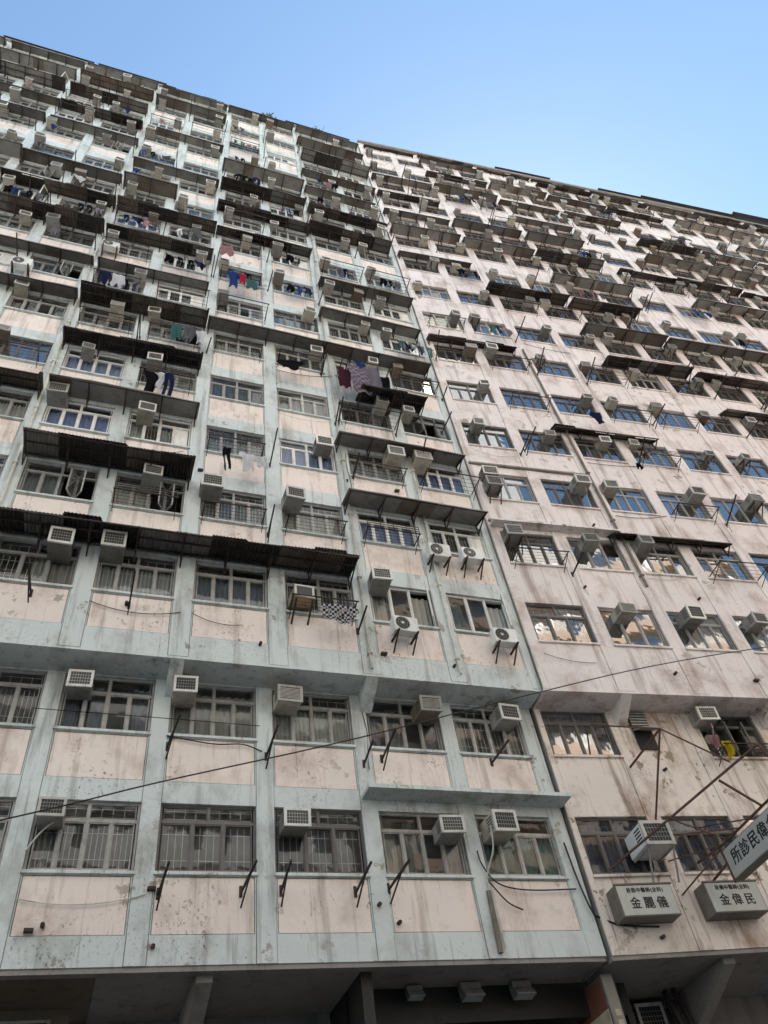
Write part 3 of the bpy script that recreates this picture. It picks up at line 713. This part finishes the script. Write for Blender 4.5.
# --- washing: sheets and garments with folds and thickness, hung on the rails
def garment(shape, w, h, mat, seed):
    r = random.Random(seed); nx, nz = 14, 16; bm = bmesh.new(); V = {}
    def inside(i, j):
        x = (i+.5)/nx-.5; z = (j+.5)/nz          # z = 0 top
        if shape == 'sheet': return True
        if shape == 'shirt': return abs(x) < .28 or z < .38 and abs(x) < .5-.25*max(0, z-.2)
        if shape == 'trousers': return z < .3 and abs(x) < .34 or z >= .3 and .05 < abs(x) < .36
        return abs(x) < .5-.34*abs(z-.25)
    a, p1, p2 = r.uniform(.03, .06), r.random()*6, r.random()*6
    for i in range(nx+1):
        for j in range(nz+1):
            x = (i/nx-.5)*w; z = -j/nz*h; q = j/nz
            y = a*math.sin(i/nx*11+p1+q*1.5)*(.3+q)+.03*math.sin(q*5+p2)
            V[i, j] = bm.verts.new((x*(1-.12*q*math.sin(p2))+.02*math.sin(q*6+p1), y, z+.03*math.sin(i/nx*7+p2)*q))
    for i in range(nx):
        for j in range(nz):
            if inside(i, j): bm.faces.new((V[i, j], V[i+1, j], V[i+1, j+1], V[i, j+1]))
    for v in [v for v in bm.verts if not v.link_faces]: bm.verts.remove(v)
    bmesh.ops.solidify(bm, geom=list(bm.faces), thickness=.012)
    me = bpy.data.meshes.new('garment'); bm.to_mesh(me); bm.free(); me.materials.append(mat)
    for p in me.polygons: p.use_smooth = True
    return me
def fab(n, c): return plain(n, c, .95, 0, .05, .12, 3, spec=.05)
def checked(name, a, b_, s):
    m, nt, b = new_mat(name); t = N(nt, 'ShaderNodeTexChecker'); t.inputs['Scale'].default_value = s
    t.inputs['Color1'].default_value = (*a, 1); t.inputs['Color2'].default_value = (*b_, 1)
    nt.links.new(coords(nt), t.inputs[0]); nt.links.new(t.outputs[0], b.inputs['Base Color']); b.inputs['Roughness'].default_value = .9; return m
f_black = fab('black fabric', (.012, .012, .016)); f_navy = fab('navy fabric', (.02, .03, .08)); f_blue = fab('blue fabric', (.035, .075, .26)); f_red = fab('red fabric', (.45, .03, .06))
f_teal = fab('teal fabric', (.08, .19, .18)); f_white = fab('white fabric', (.72, .72, .74)); f_lilac = fab('lilac fabric', (.27, .24, .29)); f_plum = fab('plum fabric', (.10, .03, .05))
f_yellow = fab('yellow plastic', (.55, .42, .02)); f_pinkc = fab('pink fabric', (.42, .24, .25)); f_grey = fab('grey fabric', (.16, .16, .18)); f_chk = checked('checked fabric', (.02, .02, .025), (.6, .6, .6), 16)
f_pat = checked('patterned sheet', (.34, .30, .34), (.16, .12, .16), 7)
wash = [('shirt', .5, 1.15, f_black, (4.62, 16.62), 'black shirt on the rail beneath the third awning from the bottom left', 'shirt'),
        ('trousers', .36, 1.25, f_navy, (5.1, 16.6), 'dark trousers hanging on the barred rail beside the black shirt', 'trousers'),
        ('shirt', .34, .9, f_white, (4.86, 16.68), 'white shirt squeezed between black shirt and dark trousers', 'shirt'),
        ('sheet', .8, 1.7, f_pat, (11.15, 19.5), 'patterned lilac bed sheet hanging in the big bundle of washing', 'bed sheet'),
        ('sheet', .45, 1.2, f_plum, (10.62, 19.2), 'plum coloured cloth at left end of the big bundle of washing', 'cloth'),
        ('sheet', .5, 1.3, f_lilac, (11.6, 19.45), 'pale lilac cloth at right of the big bundle of washing', 'cloth'),
        ('shirt', .45, .8, f_blue, (11.25, 19.9), 'small pale blue top above the patterned bed sheet', 'shirt'),
        ('sheet', .4, 1.2, f_black, (11.98, 19.0), 'black towel hanging at the far right of the washing bundle', 'towel'),
        ('other', 1.0, .6, f_black, (8.8, 19.0), 'ragged black cloth slung below a window rail', 'cloth'),
        ('trousers', .32, 1.0, f_black, (6.85, 13.5), 'black trousers hanging alone under an open blue curtained window', 'trousers'),
        ('shirt', .5, .72, f_white, (7.42, 13.4), 'white shirt hanging to the right of black trousers', 'shirt'),
        ('sheet', .3, .5, f_white, (7.8, 13.3), 'narrow white towel at the right of a white shirt', 'towel'),
        ('shirt', .5, 1.2, f_blue, (6.82, 24.7), 'bright blue shirt hanging left of a red top', 'shirt'),
        ('shirt', .34, .8, f_red, (7.15, 24.6), 'bright red top between blue and teal washing', 'top'),
        ('sheet', .4, .7, f_teal, (7.5, 24.4), 'teal cloth hanging right of a red top', 'cloth'),
        ('other', .85, .5, f_chk, (9.5, 8.15), 'black and white checked bag hanging under a window', 'bag'),
        ('sheet', .34, .9, f_teal, (5.1, 19.75), 'teal towel at left of a row of washing over an awning', 'towel'),
        ('sheet', .36, .85, f_grey, (5.5, 19.7), 'grey towel in the middle of the row with teal towel', 'towel'),
        ('shirt', .42, .8, f_white, (5.85, 19.7), 'off white shirt at the right end of the towel row', 'shirt'),
        ('shirt', .4, .9, f_navy, (2.55, 22.3), 'navy shirt on a rail high on the left', 'shirt'),
        ('sheet', .4, .8, f_white, (3.0, 22.3), 'white towel beside the navy shirt high on the left', 'towel'),
        ('sheet', .5, .8, f_pinkc, (6.5, 26.9), 'pale pink cloth over a window unit', 'cloth'),
        ('shirt', .55, .9, f_black, (7.0, 36.2), 'black top in a dark row of washing near the roof', 'top'),
        ('trousers', .5, .9, f_navy, (7.7, 36.1), 'navy trousers in a dark row of washing near the roof', 'trousers')]
for i, (sh, w, h, mt, (u, z), lab, cat) in enumerate(wash):
    o = link(cat.replace(' ', '_'), garment(sh, w, h, mt, i), None, None, Matrix.Translation((u, -.56-.05*(i % 2), z)) @ Matrix.Rotation(R(random.uniform(-14, 14)), 4, 'Z'))
    tag(o, lab, cat, 'washing hung out to dry')
for sh, w, h, mt, (u, y, z), lab, cat in [('other', .5, .75, f_navy, (6.73, -.7, 18.57), 'dark navy jacket bundled over a pole above an awning', 'jacket'),
                                         ('other', .34, .42, f_yellow, (5.88, .25, 5.58), 'yellow plastic bag hanging in a dark open window', 'bag'),
                                         ('other', .3, .34, f_pinkc, (5.6, .25, 5.72), 'pink cloth bag left of a yellow plastic bag', 'bag'),
                                         ('sheet', .2, .3, f_black, (7.44, -.52, 15.89), 'small black cloth dangling from a rail wire', 'cloth')]:
    o = link(cat, garment(sh, w, h, mt, 77+int(u*10)), None, None, MP @ Matrix.Translation((u, y, z))); tag(o, lab, cat, 'washing hung out to dry')

WASHCOL = [(f_black, 'black'), (f_navy, 'navy'), (f_white, 'white'), (f_grey, 'grey'), (f_lilac, 'lilac'), (f_blue, 'blue'), (f_pinkc, 'pink'), (f_teal, 'teal')]
GM = {}
for i in range(46):
    S = mintS if random.random() < .68 else pinkS; n = random.randint(8, 16); c = random.randint(-2, 6) if S is mintS else random.randint(1, 12)
    u, z, w, h, y = S.win(n, c); x = u+random.uniform(.2, .7)
    for k in range(random.randint(1, 4)):
        p = S.at(x, -.45, z-.02)
        if x > u+w or not in_frame(p, -3): break
        ci = random.choice((0, 0, 0, 1, 1, 2, 3, 3, 3, 4, 5, 6, 7)); sh = random.choice(('shirt', 'trousers', 'sheet')); key = (ci, sh)
        if key not in GM: GM[key] = garment(sh, *{'shirt': (.45, .6), 'trousers': (.3, .75), 'sheet': (.32, .6)}[sh], WASHCOL[ci][0], 200+ci*3+len(sh))
        nm = {'shirt': 'shirt', 'trousers': 'trousers', 'sheet': 'towel'}[sh]
        o = link(nm, GM[key], None, None, S.M @ Matrix.Translation((x, -.45, z-.02)) @ Matrix.Rotation(R(random.uniform(-20, 20)), 4, 'Z'))
        register(o, S, n, 'wash', WASHCOL[ci][1]+' '+nm, nm, 'washing hung out to dry', p); x += random.uniform(.3, .42)

# --- drain pipes down the pair boundaries
def pipe(S, u, z0, z1, r, mat, lab, kink=0):
    b = MB(); pts = [(u, -r-.03, z0), (u, -r-.03, (z0+z1)/2-.4), (u+kink, -r-.03, (z0+z1)/2+.4), (u+kink, -r-.03, z1)]
    b.tube(pts, r, mat, 8); k = z0+.4
    while k < z1: b.box(u-r-.02+(kink if k > (z0+z1)/2 else 0), u+r+.02+(kink if k > (z0+z1)/2 else 0), -r*2-.05, -.012, k, k+.05, mat); k += 2.4
    o = b.build('drain_pipe'); o.matrix_world = S.M; tag(o, lab, 'drain pipe', 'drain pipes on the facade')
pipe(pinkS, 5.66, 10.4, 24, .042, pipe_m, 'thick brown drain pipe between the second and third windows of the pink block')
pipe(mintS, 10.32, 6.9, 50, .035, pvc, 'pale pipe running up the middle of the mint block', .05)
pipe(mintS, 1.9, 6.9, 50, .035, pvc, 'pale pipe near the left edge of the mint block', -.04)
pipe(mintS, 12.5, 7., 16, .03, pvc, 'short pale pipe beside the stacked condensers', .06)

# --- pipe stubs and bolts left in the wall
sb = MB(); sb.tube([(0, .02, 0), (0, -.09, -.01)], .036, iron, 8); stub = sb.mesh('pipe_stub')
sb = MB(); sb.box(-.07, .07, -.09, .0, -.025, .025, iron); stub2 = sb.mesh('pipe_stub')
for i in range(24):
    S = random.choice((mintS, mintS, pinkS)); n = random.choice((1, 1, 2, 2, 3, 3, 4, 5))
    c = random.randint(1, 6) if S is mintS else random.randint(1, 4); u, z, w, h, y = S.win(n, c)
    p = S.at(u+random.uniform(-.3, w), y-.012, z-random.uniform(.3, 1.3))
    if in_frame(p, -4):
        o = link('pipe_stub', random.choice((stub, stub2)), None, None, Matrix.Translation(p)); tag(o, 'small rusty iron stub sticking out of the wall between windows', 'pipe stub', 'rusty iron stubs in the wall')

# ---------------------------------------------------------------- cables
def cable(pts, r, lab, mat=cable_m, name='cable', group=None):
    P = [Vector(p) for p in pts]; out = []
    for i in range(len(P)-1):                          # Catmull-Rom
        a, b_, c, d = P[max(i-1, 0)], P[i], P[i+1], P[min(i+2, len(P)-1)]
        for k in range(6):
            t = k/6; out.append(.5*((2*b_)+(c-a)*t+(2*a-5*b_+4*c-d)*t*t+(3*b_-a-3*c+d)*t**3))
    out.append(P[-1]); b = MB(); b.tube(out, r, mat, 6); o = b.build(name); tag(o, lab, 'cable', group); return o
cable([(-2, -3, -.2), (3.9, -3, 1.58), (5.79, -3, 2.2), (8.59, -3, 3.06), (12.1, -3, 4.25), (15.04, -3, 5.2), (18.6, -3, 6.15), (24, -3, 7.4)], .010, 'long black overhead cable strung across the front of both blocks')
y0 = REC-.03
cable([(10.3+2.02, y0, 3.2), (12.35, y0-.03, 2.9), (12.6, y0-.03, 2.55), (13.2, y0-.04, 2.42), (14.3, y0-.03, 2.45)], .014, 'black cable sagging below the last mint window of the lowest row')
cable([(12.5, y0-.45, 3.5), (12.52, y0-.3, 3.1), (12.42, y0-.05, 2.75), (12.38, y0-.03, 2.5), (12.45, y0-.03, 1.4)], .018, 'grey hose from the last mint unit to a pipe below', pvc)
cable([(12.4, y0-.03, 2.6), (12.7, y0-.04, 2.2), (13.0, y0-.03, 2.05)], .014, 'short black cable end below the hose')
cable([(14.35, y0-.03, 3.4), (14.4, y0-.04, 2.6), (14.5, y0-.05, 2.0), (14.62, y0-.05, 1.9), (15.0, .58, 1.72), (15.8, .52, 1.66)], .018, 'bundle of dark cables turning under the left doctor sign')
cable([(4.0, y0-.04, 3.0), (4.2, y0-.05, 3.35), (4.5, y0-.3, 3.5)], .015, 'pale hose looping up to the leftmost lower unit', pvc)
cable([(12.33, y0-.03, 1.3), (12.36, y0-.03, 2.4)], .05, 'stained vertical pipe under the hose at the last mint bay', pipe_m, 'drain_pipe')
cable([(6.1, REC-.04, 5.38), (7.0, REC-.05, 5.25), (7.6, REC-.05, 5.28), (8.0, REC-.04, 5.15)], .013, 'black cable drooping under the third window, second row')
cable([(3.6, REC-.3, 5.62), (5.9, REC-.3, 5.60), (7.9, REC-.3, 5.57)], .008, 'thin drying wire along the second row of mint windows')

for i in range(34):                                    # loose wires fixed to the wall, sagging from window to window
    S = random.choice((mintS, pinkS)); n = random.randint(1, 9); c = random.randint(0, 5) if S is mintS else random.randint(1, 7)
    u, z, w, h, y = S.win(n, c); vert = random.random() < .45; b = MB(); r_ = random.uniform(.006, .011)
    if vert:
        x = u-.12+random.uniform(-.1, .1); L = random.uniform(1.2, 2.4); pts = [(x+.03*math.sin(k*.9+i), y-.03, z+1-L*k/8) for k in range(9)]
    else:
        L = random.uniform(1., 2.1); sag = random.uniform(.05, .25); z0 = z-random.uniform(.1, .5); d_ = random.uniform(-.3, .3); pts = [(u+L*k/10, y-.035, z0+d_*k/10-sag*4*(k/10)*(1-k/10)) for k in range(11)]
    p = S.at(*pts[4])
    if not in_frame(p, -6) or n == 3 and vert: continue
    mt = random.choice((cable_m, cable_m, pvc)); b.tube(pts, r_, mt, 5); o = b.build('cable'); o.matrix_world = S.M
    register(o, S, n, 'cable', ('hanging ' if vert else 'sagging ')+('pale' if mt is pvc else 'black'), 'cable', 'loose cables on the wall', p)

# ---------------------------------------------------------------- signs
def text_mesh(txt, size, mat, depth=.006, spacing=1.):
    cu = bpy.data.curves.new('lettering', 'FONT'); cu.body = txt; cu.size = size; cu.extrude = depth; cu.align_x = 'CENTER'; cu.align_y = 'CENTER'; cu.space_character = spacing; cu.offset = 0
    o = bpy.data.objects.new('lettering', cu); C.objects.link(o); bpy.context.view_layer.update()
    me = bpy.data.meshes.new_from_object(o.evaluated_get(bpy.context.evaluated_depsgraph_get())); bpy.data.objects.remove(o)
    bm = bmesh.new(); bm.from_mesh(me)          # heavier brush-like strokes
    for dx, dy in ((.022, .006), (-.012, .016)):
        k = len(bm.verts); bm.from_mesh(me); bm.verts.ensure_lookup_table(); bmesh.ops.translate(bm, vec=(size*dx, size*dy, .0006 if dx > 0 else .0012), verts=bm.verts[k:])
    bm.to_mesh(me); bm.free(); me.materials.clear(); me.materials.append(mat); return me
XZ = Matrix.Rotation(R(90), 4, 'X')
def box_sign(u0, big, lab):
    t = empty('box_sign', MP @ Matrix.Translation((u0, .34, 1.72))); w, h, d = 1.25, .595, .395
    b = MB(); b.box(0, w, 0, d, 0, h, sign_s); b.box(-.02, w+.02, -.03, .02, h-.01, h+.02, sign_s); b.build('box', t)
    b = MB(); b.box(.02, w-.02, -.012, -.002, .02, h-.02, sign_w); b.build('panel', t)
    for txt, s, z, sp in (('註冊中醫師(全科)', .10, .475, 1.12), (big, .235, .225, 1.5)):
        o = link('lettering', text_mesh(txt, s, ink, .004, sp), t); o.matrix_local = Matrix.Translation((w/2, -.014, z)) @ XZ
    return tag(t, lab, 'sign', 'doctor signs on the wall')
box_sign(1.63, '金麗儀', 'white box sign with three big characters on the wall below the white unit')
box_sign(3.645, '金偉民', 'white box sign with three big characters, partly behind the projecting sign')
# projecting sign: its broad face looks left along the street
SY, SX = -.094, 4.05
t = empty('projecting_sign', MP @ Matrix.Translation((SX, SY, 2.142)) @ Matrix.Diagonal((.94, .94, .94, 1)))
b = MB(); b.box(0, .24, -2.9, 0, 0, .62, sign_s); b.build('box', t)
b = MB(); b.box(-.012, -.002, -2.88, -.02, .02, .60, sign_w); b.build('panel', t)
FACE = Matrix(((0, 0, -1, 0), (-1, 0, 0, 0), (0, 1, 0, 0), (0, 0, 0, 1)))
for txt, s, y, z in (('所', .33, -.42, .33), ('診', .33, -.77, .33), ('民', .33, -1.12, .33), ('偉', .33, -1.47, .33), ('金', .33, -1.82, .33), ('師', .17, -2.2, .45), ('醫', .17, -2.4, .45), ('中', .17, -2.6, .45)):
    o = link('lettering', text_mesh(txt, s, ink, .004), t); o.matrix_local = Matrix.Translation((-.014, y, z)) @ FACE
tag(t, 'long white sign projecting from the wall, big dark characters on its side', 'sign')
# its steel lattice
b = MB(); F_ = lambda u, y, z: MP @ Vector((u, y, z))
def fr(a, c, w=.05): b.bar(F_(*a), F_(*c), w*.72, rust)
TIP = (3.75, -2.40, 3.60)
fr((1.88, .735, 2.79), (3.78, -2.73, 3.55), .05)
fr((4.03, -0.11, 2.80), (4.03, -2.78, 2.80)); fr((4.03, -2.73, 2.80), (3.78, -2.73, 3.55)); fr((4.03, -1.79, 2.80), (3.39, -1.74, 3.37)); fr((4.03, -0.14, 2.09), (4.03, -0.14, 2.85)); fr((4.03, 0.73, 2.38), (4.03, -0.14, 2.47)); fr((4.03, 0.73, 2.89), (4.03, -0.14, 2.80))
fr((3.34, 0.73, 2.24), (4.03, -0.09, 2.75), .035); fr((3.11, 0.73, 3.46), (4.03, -0.94, 2.80), .035); fr((4.33, 0.73, 3.65), (4.05, -1.32, 2.80), .035); fr((3.34, 0.73, 2.94), (4.03, -0.28, 2.80), .03); fr((3.01, -0.47, 3.20), (4.05, -0.47, 2.80), .03)
o = b.build('sign_frame'); tag(o, 'rusty steel lattice frame carrying the projecting sign', 'sign frame')
b = MB(); fr((3.34, 0.73, 5.15), (3.34, -0.82, 5.15), .05); fr((3.34, -0.82, 5.15), (3.41, 0.73, 3.79), .045); fr((3.34, -0.82, 5.15), (3.72, -1.88, 3.69), .045); fr((2.73, 0.73, 6.28), (3.34, -0.82, 5.15), .045)
o = b.build('wall_bracket'); tag(o, 'rusty triangular bracket on the stained wall above the sign frame', 'bracket')
# bracket-mounted white unit above the left sign
u = 2.81
M = MP @ Matrix.Translation((u, .56, 3.2)) @ Matrix.Diagonal((1.37, 1.1, 1.32, 1))
o = place(ACS[4][0], M); tag(o, 'large clean white air conditioner on a stand above the left box sign', 'air conditioner', 'window air conditioners')
b = MB()
for x in (-.28, .3): b.bar(MP @ Vector((u+x, .72, 2.93)), MP @ Vector((u+x, .04, 2.93)), .035, alu); b.bar(MP @ Vector((u+x, .08, 2.92)), MP @ Vector((u+x, .34, 2.33)), .03, alu)
o = b.build('support_stand'); tag(o, 'pale metal stand under the large white air conditioner', 'stand')

# ---------------------------------------------------------------- shop things under the soffit
def flood():
    t = empty('floodlight', MM)
    b = MB(); b.box(-.19, .19, -.16, .0, -.05, .05, lampbody); b.poly([(-.19, -.16, -.05), (.19, -.16, -.05), (.19, -.3, -.2), (-.19, -.3, -.2), (-.19, 0, -.05), (.19, 0, -.05), (.19, -.08, -.24), (-.19, -.08, -.24)],
      [(0, 1, 2, 3), (4, 7, 6, 5), (0, 3, 7, 4), (1, 5, 6, 2)], lampbody); b.build('housing', t)
    b = MB(); b.poly([(-.18, -.295, -.2), (.18, -.295, -.2), (.18, -.08, -.235), (-.18, -.08, -.235), (-.18, -.295, -.19), (.18, -.295, -.19), (.18, -.08, -.225), (-.18, -.08, -.225)], [(0, 1, 2, 3), (0, 4, 5, 1), (1, 5, 6, 2), (2, 6, 7, 3), (3, 7, 4, 0)], lampglass); b.build('lens', t)
    b = MB(); b.bar((0, 0, 0), (0, .12, .0), .05, iron); b.box(-.1, .1, .1, .13, -.06, .1, iron); b.build('bracket', t)
    return t
FL = flood()
for i, (x, s) in enumerate(((10.95, .8), (12.05, 1.05), (13.1, 1.05))):
    M = Matrix.Translation((x, 1.77, 1.09)) @ Matrix.Diagonal((s, s, s, 1)); o = FL if i == 0 else copy_tree(FL, M); o.matrix_world = M
    tag(o, ('small floodlight over the dark shopfront, leftmost of three', 'floodlight over the dark shopfront, middle one of three', 'floodlight over the dark shopfront, right of three, nearest the red poster board')[i], 'floodlight', 'floodlights over the shopfront')
t = empty('poster_board', Matrix.Translation((14.55, 1.15, -2.4)) @ Matrix.Rotation(R(-4), 4, 'Z'))
b = MB(); b.box(0, .25, 0, 1.6, 0, 3.45, lampbody); b.box(.02, .23, -.012, -.002, .1, 3.4, sooty); b.build('box', t)
b = MB(); b.box(-.012, -.002, .05, 1.55, 2.9, 3.4, red_p); b.box(-.012, -.002, .05, 1.55, .1, 2.895, cream_p); b.build('poster', t)
b = MB()
for k in range(9): b.box(.09, .2, -.018, -.013, 1.4+k*.17, 1.5+k*.17, cream_p)
b.build('edge_strip', t)
tag(t, 'upright poster board, red above cream, at the right end of the dark shopfront', 'sign')
o = copy_tree(ACS[2][0], MP @ Matrix.Translation((3.15, 3.3, .78)) @ Matrix.Diagonal((1.3, .5, 1.3, 1))); tag(o, 'beige air conditioner in the dark recess right of the poster board', 'air conditioner', 'window air conditioners')
b = MB(); b.bar((0, 0, 0), (0, 0, 1.9), .09, iron); b.bar((.22, 0, 0), (.22, 0, 1.9), .07, iron)
for k in range(6): b.bar((0, 0, .2+k*.3), (.22, 0, .2+k*.3), .03, iron)
o = b.build('pipe_rack'); o.matrix_world = MP @ Matrix.Translation((3.75, 2.6, -.75)) @ Matrix.Rotation(R(-12), 4, 'Y'); tag(o, 'dark iron pipe rack fixed under the soffit beside the haunch beam', 'pipe rack')

# ---------------------------------------------------------------- rooftop sheds along the edge
def shed(S, u0, u1, h, d, roof, mat, lab):
    t = empty('rooftop_shed', S.M @ Matrix.Translation((u0, .05, roof+.26))); L = u1-u0
    b = MB(); b.box(0, L, 0, d, 0, h, mat); n = int(L/.12)
    for k in range(n): b.box(L*k/n+.02, L*k/n+.06, -.02, -.001, .02, h-.02, mat)
    b.build('wall', t)
    b = MB(); b.box(-.1, L+.1, -.22, d+.1, h+.001, h+.05, sheet_d); b.build('roof', t); tag(t, lab, 'shed', 'sheds on the roof edge')
shed(mintS, -6.8, -2., .25, 2., ROOF_M, sheet_b, 'long brown sheet metal roof shed at the upper left corner')
shed(mintS, -1.6, 2.2, .35, 2., ROOF_M, sheet_b, 'brown roof shed left of the first step in the roofline')
shed(mintS, 9.8, 13.9, .2, 2., ROOF_M, sheet_s, 'low grey roof shed near the joint of both blocks')
shed(pinkS, 11.3, 15.3, .35, 2., ROOF_P, sheet_b, 'brown roof shed over the middle of the pink block')
shed(pinkS, 19.3, 22.6, .4, 2., ROOF_P, sheet_s, 'grey roof shed right of the middle of the pink block')
shed(pinkS, 23., 31., .9, 2.5, ROOF_P, sheet_s, 'long grey roof shed near the right end of the roofline')
shed(pinkS, 31.4, 37.6, 1.8, 2.5, ROOF_P, sheet_d, 'dark tall roof shed at the right edge of the roofline')
def leafy(u, S, roof, r_, lab):
    rr = random.Random(int(u*7)); b = MB()
    for k in range(420):
        d = Vector((rr.gauss(0, .5), rr.gauss(0, .35), abs(rr.gauss(0, .4))))*r_; a = Vector((rr.uniform(-1, 1), rr.uniform(-1, 1), rr.uniform(-1, 1))).normalized()*.07; c = a.cross(Vector((rr.random(), rr.random(), .3))).normalized()*.045
        b.poly([d-a, d+c, d+a, d-c], [(0, 1, 2, 3)], leaf_m)
    t = empty('roof_plant', S.M @ Matrix.Translation((u, .1, roof+.3))); b.build('foliage', t)
    b = MB()
    for k in range(5): b.bar((rr.uniform(-.1, .1), 0, -.05), (rr.uniform(-.5, .5)*r_, 0, .6*r_), .02, iron)
    b.box(-.25*r_, .25*r_, -.12, .12, -.05, .05, sooty); b.build('planter', t); tag(t, lab, 'plant')
leafy(8.6, mintS, ROOF_M, .45, 'small leafy plant on the roof edge of the mint block')
leafy(11.9, mintS, ROOF_M+.2, .4, 'tuft of leaves on the low grey roof shed')

# ---------------------------------------------------------------- labels for the counted things
from collections import defaultdict
G = defaultdict(list)
for r_ in REG: G[(r_[1], r_[2], r_[3])].append(r_)
NOUN = {'wash': 'garment', 'cable': 'cable', 'ac': 'air conditioner', 'condenser': 'unit', 'awning': 'canopy', 'pole': 'pole', 'rail': 'rail'}
LOOK = {'wash': 'small {}', 'cable': '{} cable', 'ac': '{} air conditioner', 'condenser': 'split condenser', 'awning': '{} canopy', 'pole': '{} clothes pole', 'rail': '{} drying rail'}
for (sn, n, fam), L in G.items():
    L.sort(key=lambda q: q[7])
    for i, (o, _, _, _, look, cat, group, _) in enumerate(L):
        what = LOOK[fam].format(look).replace('air conditioner', 'unit')
        if len(L) == 1: lab = f'{what}, only {NOUN[fam]} in {ORD[n]} window row up, {sn} block'
        else: lab = f'{what}, {ORD[i+1]} {NOUN[fam]} from left, {ORD[n]} window row up, {sn} block'
        tag(o, lab, cat, group)
for t in PROTO:
    if t.name not in used:
        for ch in list(t.children): bpy.data.objects.remove(ch)
        bpy.data.objects.remove(t)

# ---------------------------------------------------------------- street and the block across it (seen in the window panes)
b = MB(); b.box(-400, 400, -400, 400, GROUND-1, GROUND-.12, asphalt); o = b.build('ground'); tag(o, kind='structure')
b = MB(); b.box(-60, 90, -22, -6, GROUND-.119, GROUND-.116, asphalt); o = b.build('road'); tag(o, kind='structure')
b = MB()
for k in range(25): b.box(-55+k*6, -52+k*6, -14.08, -13.92, GROUND-.114, GROUND-.112, linep)
o = b.build('road_marking'); tag(o, kind='structure')
b = MB(); b.box(-60, 90, -6, 4.6, GROUND-.119, GROUND, paving); b.box(-60, 90, -26, -22, GROUND-.119, GROUND, paving); o = b.build('pavement'); tag(o, kind='structure')
def opposite(x0, x1, h, base, band, lab):
    t = empty('facing_building', Matrix.Translation((x0, -27, GROUND))); w = x1-x0
    wall = painted('facing wall', base, tuple(x*.5 for x in base), .4); b2 = painted('facing band', band, tuple(x*.5 for x in band), .4)
    b = MB(); b.box(0, w, -14, 0, 0, h, wall)
    n = int(h/3)
    for k in range(1, n): b.box(-.05, w+.05, .001, .5, k*3, k*3+.9, b2)
    b.build('wall', t); b = MB(); m = int(w/2.6)
    for k in range(1, n):
        for i in range(m): b.box(i*2.6+.5, i*2.6+1.9, .002, .06, k*3+1.05, k*3+2.6, g_blue if (i+k) % 3 else white_f)
    o = b.build('windows', t); o['kind'] = 'stuff'
    tag(t, lab, 'building')
opposite(-40, -8, 44, (.72, .72, .71), (.78, .78, .77), 'pale building across the street, behind the viewer at left')
opposite(-7, 20, 40, (.72, .71, .70), (.70, .68, .65), 'cream building across the street, behind the viewer')
opposite(22, 50, 46, (.62, .58, .52), (.60, .45, .34), 'building with orange balcony bands across the street, reflected in panes')
opposite(52, 80, 42, (.6, .58, .55), (.66, .64, .6), 'far pale building across the street at right, behind the viewer')

t = empty('sun_reflector_tower', Matrix.Translation((14.5, -30.5, GROUND)))     # added, unseen tower; its metal top is placed to reflect sun onto the facade
b = MB(); b.box(0, 22, -16, 0, 0, 80, painted('tower wall', (.5, .5, .5), (.3, .3, .3), .4)); b.build('wall', t)
m, nt, bs = new_mat('bronze cladding'); bs.inputs['Base Color'].default_value = (.86, .76, .56, 1); bs.inputs['Metallic'].default_value = 1; bs.inputs['Roughness'].default_value = .15
b = MB()
for k in range(4):
    for i in range(8): b.box(i*2.75+.06, i*2.75+2.69, -16, 0, 80.02+k*5, 84.9+k*5, m)
b.build('cladding', t); tag(t, 'unseen metal-clad tower added across the street to reflect sun onto the facade', 'tower')

# ---------------------------------------------------------------- light
SUN_EL, SUN_AZ = R(54), R(42)        # behind the blocks: the facades stand in shade, the street front opposite is sunlit
w = bpy.data.worlds.new('World'); sc.world = w; w.use_nodes = True; nt = w.node_tree; nt.nodes.clear()
sky = nt.nodes.new('ShaderNodeTexSky'); sky.sky_type = 'NISHITA'; sky.sun_disc = False; sky.sun_elevation = SUN_EL; sky.sun_rotation = SUN_AZ
sky.air_density = 1.; sky.dust_density = .22; sky.ozone_density = .5
bg = nt.nodes.new('ShaderNodeBackground'); bg.inputs[1].default_value = .07; wo = nt.nodes.new('ShaderNodeOutputWorld')
tint = mix(nt, 1., sky.outputs[0], (.88, 1., .97), 'MULTIPLY'); nt.links.new(tint, bg.inputs[0]); nt.links.new(bg.outputs[0], wo.inputs[0])
ld = bpy.data.lights.new('sun', 'SUN'); ld.energy = 5.; ld.angle = R(.53); ld.color = (1, .94, .86)
sun = bpy.data.objects.new('sun', ld); C.objects.link(sun)
d = Vector((math.sin(SUN_AZ)*math.cos(SUN_EL), math.cos(SUN_AZ)*math.cos(SUN_EL), math.sin(SUN_EL)))
sun.rotation_euler = d.to_track_quat('Z', 'Y').to_euler()
vs = sc.view_settings; vs.view_transform = 'Standard'; vs.look = 'None'; vs.gamma = 1; vs.use_curve_mapping = False
vs.exposure = 2.0
sc.render.engine = 'CYCLES'; sc.cycles.max_bounces = 7; sc.cycles.transparent_max_bounces = 10; sc.cycles.use_denoising = True
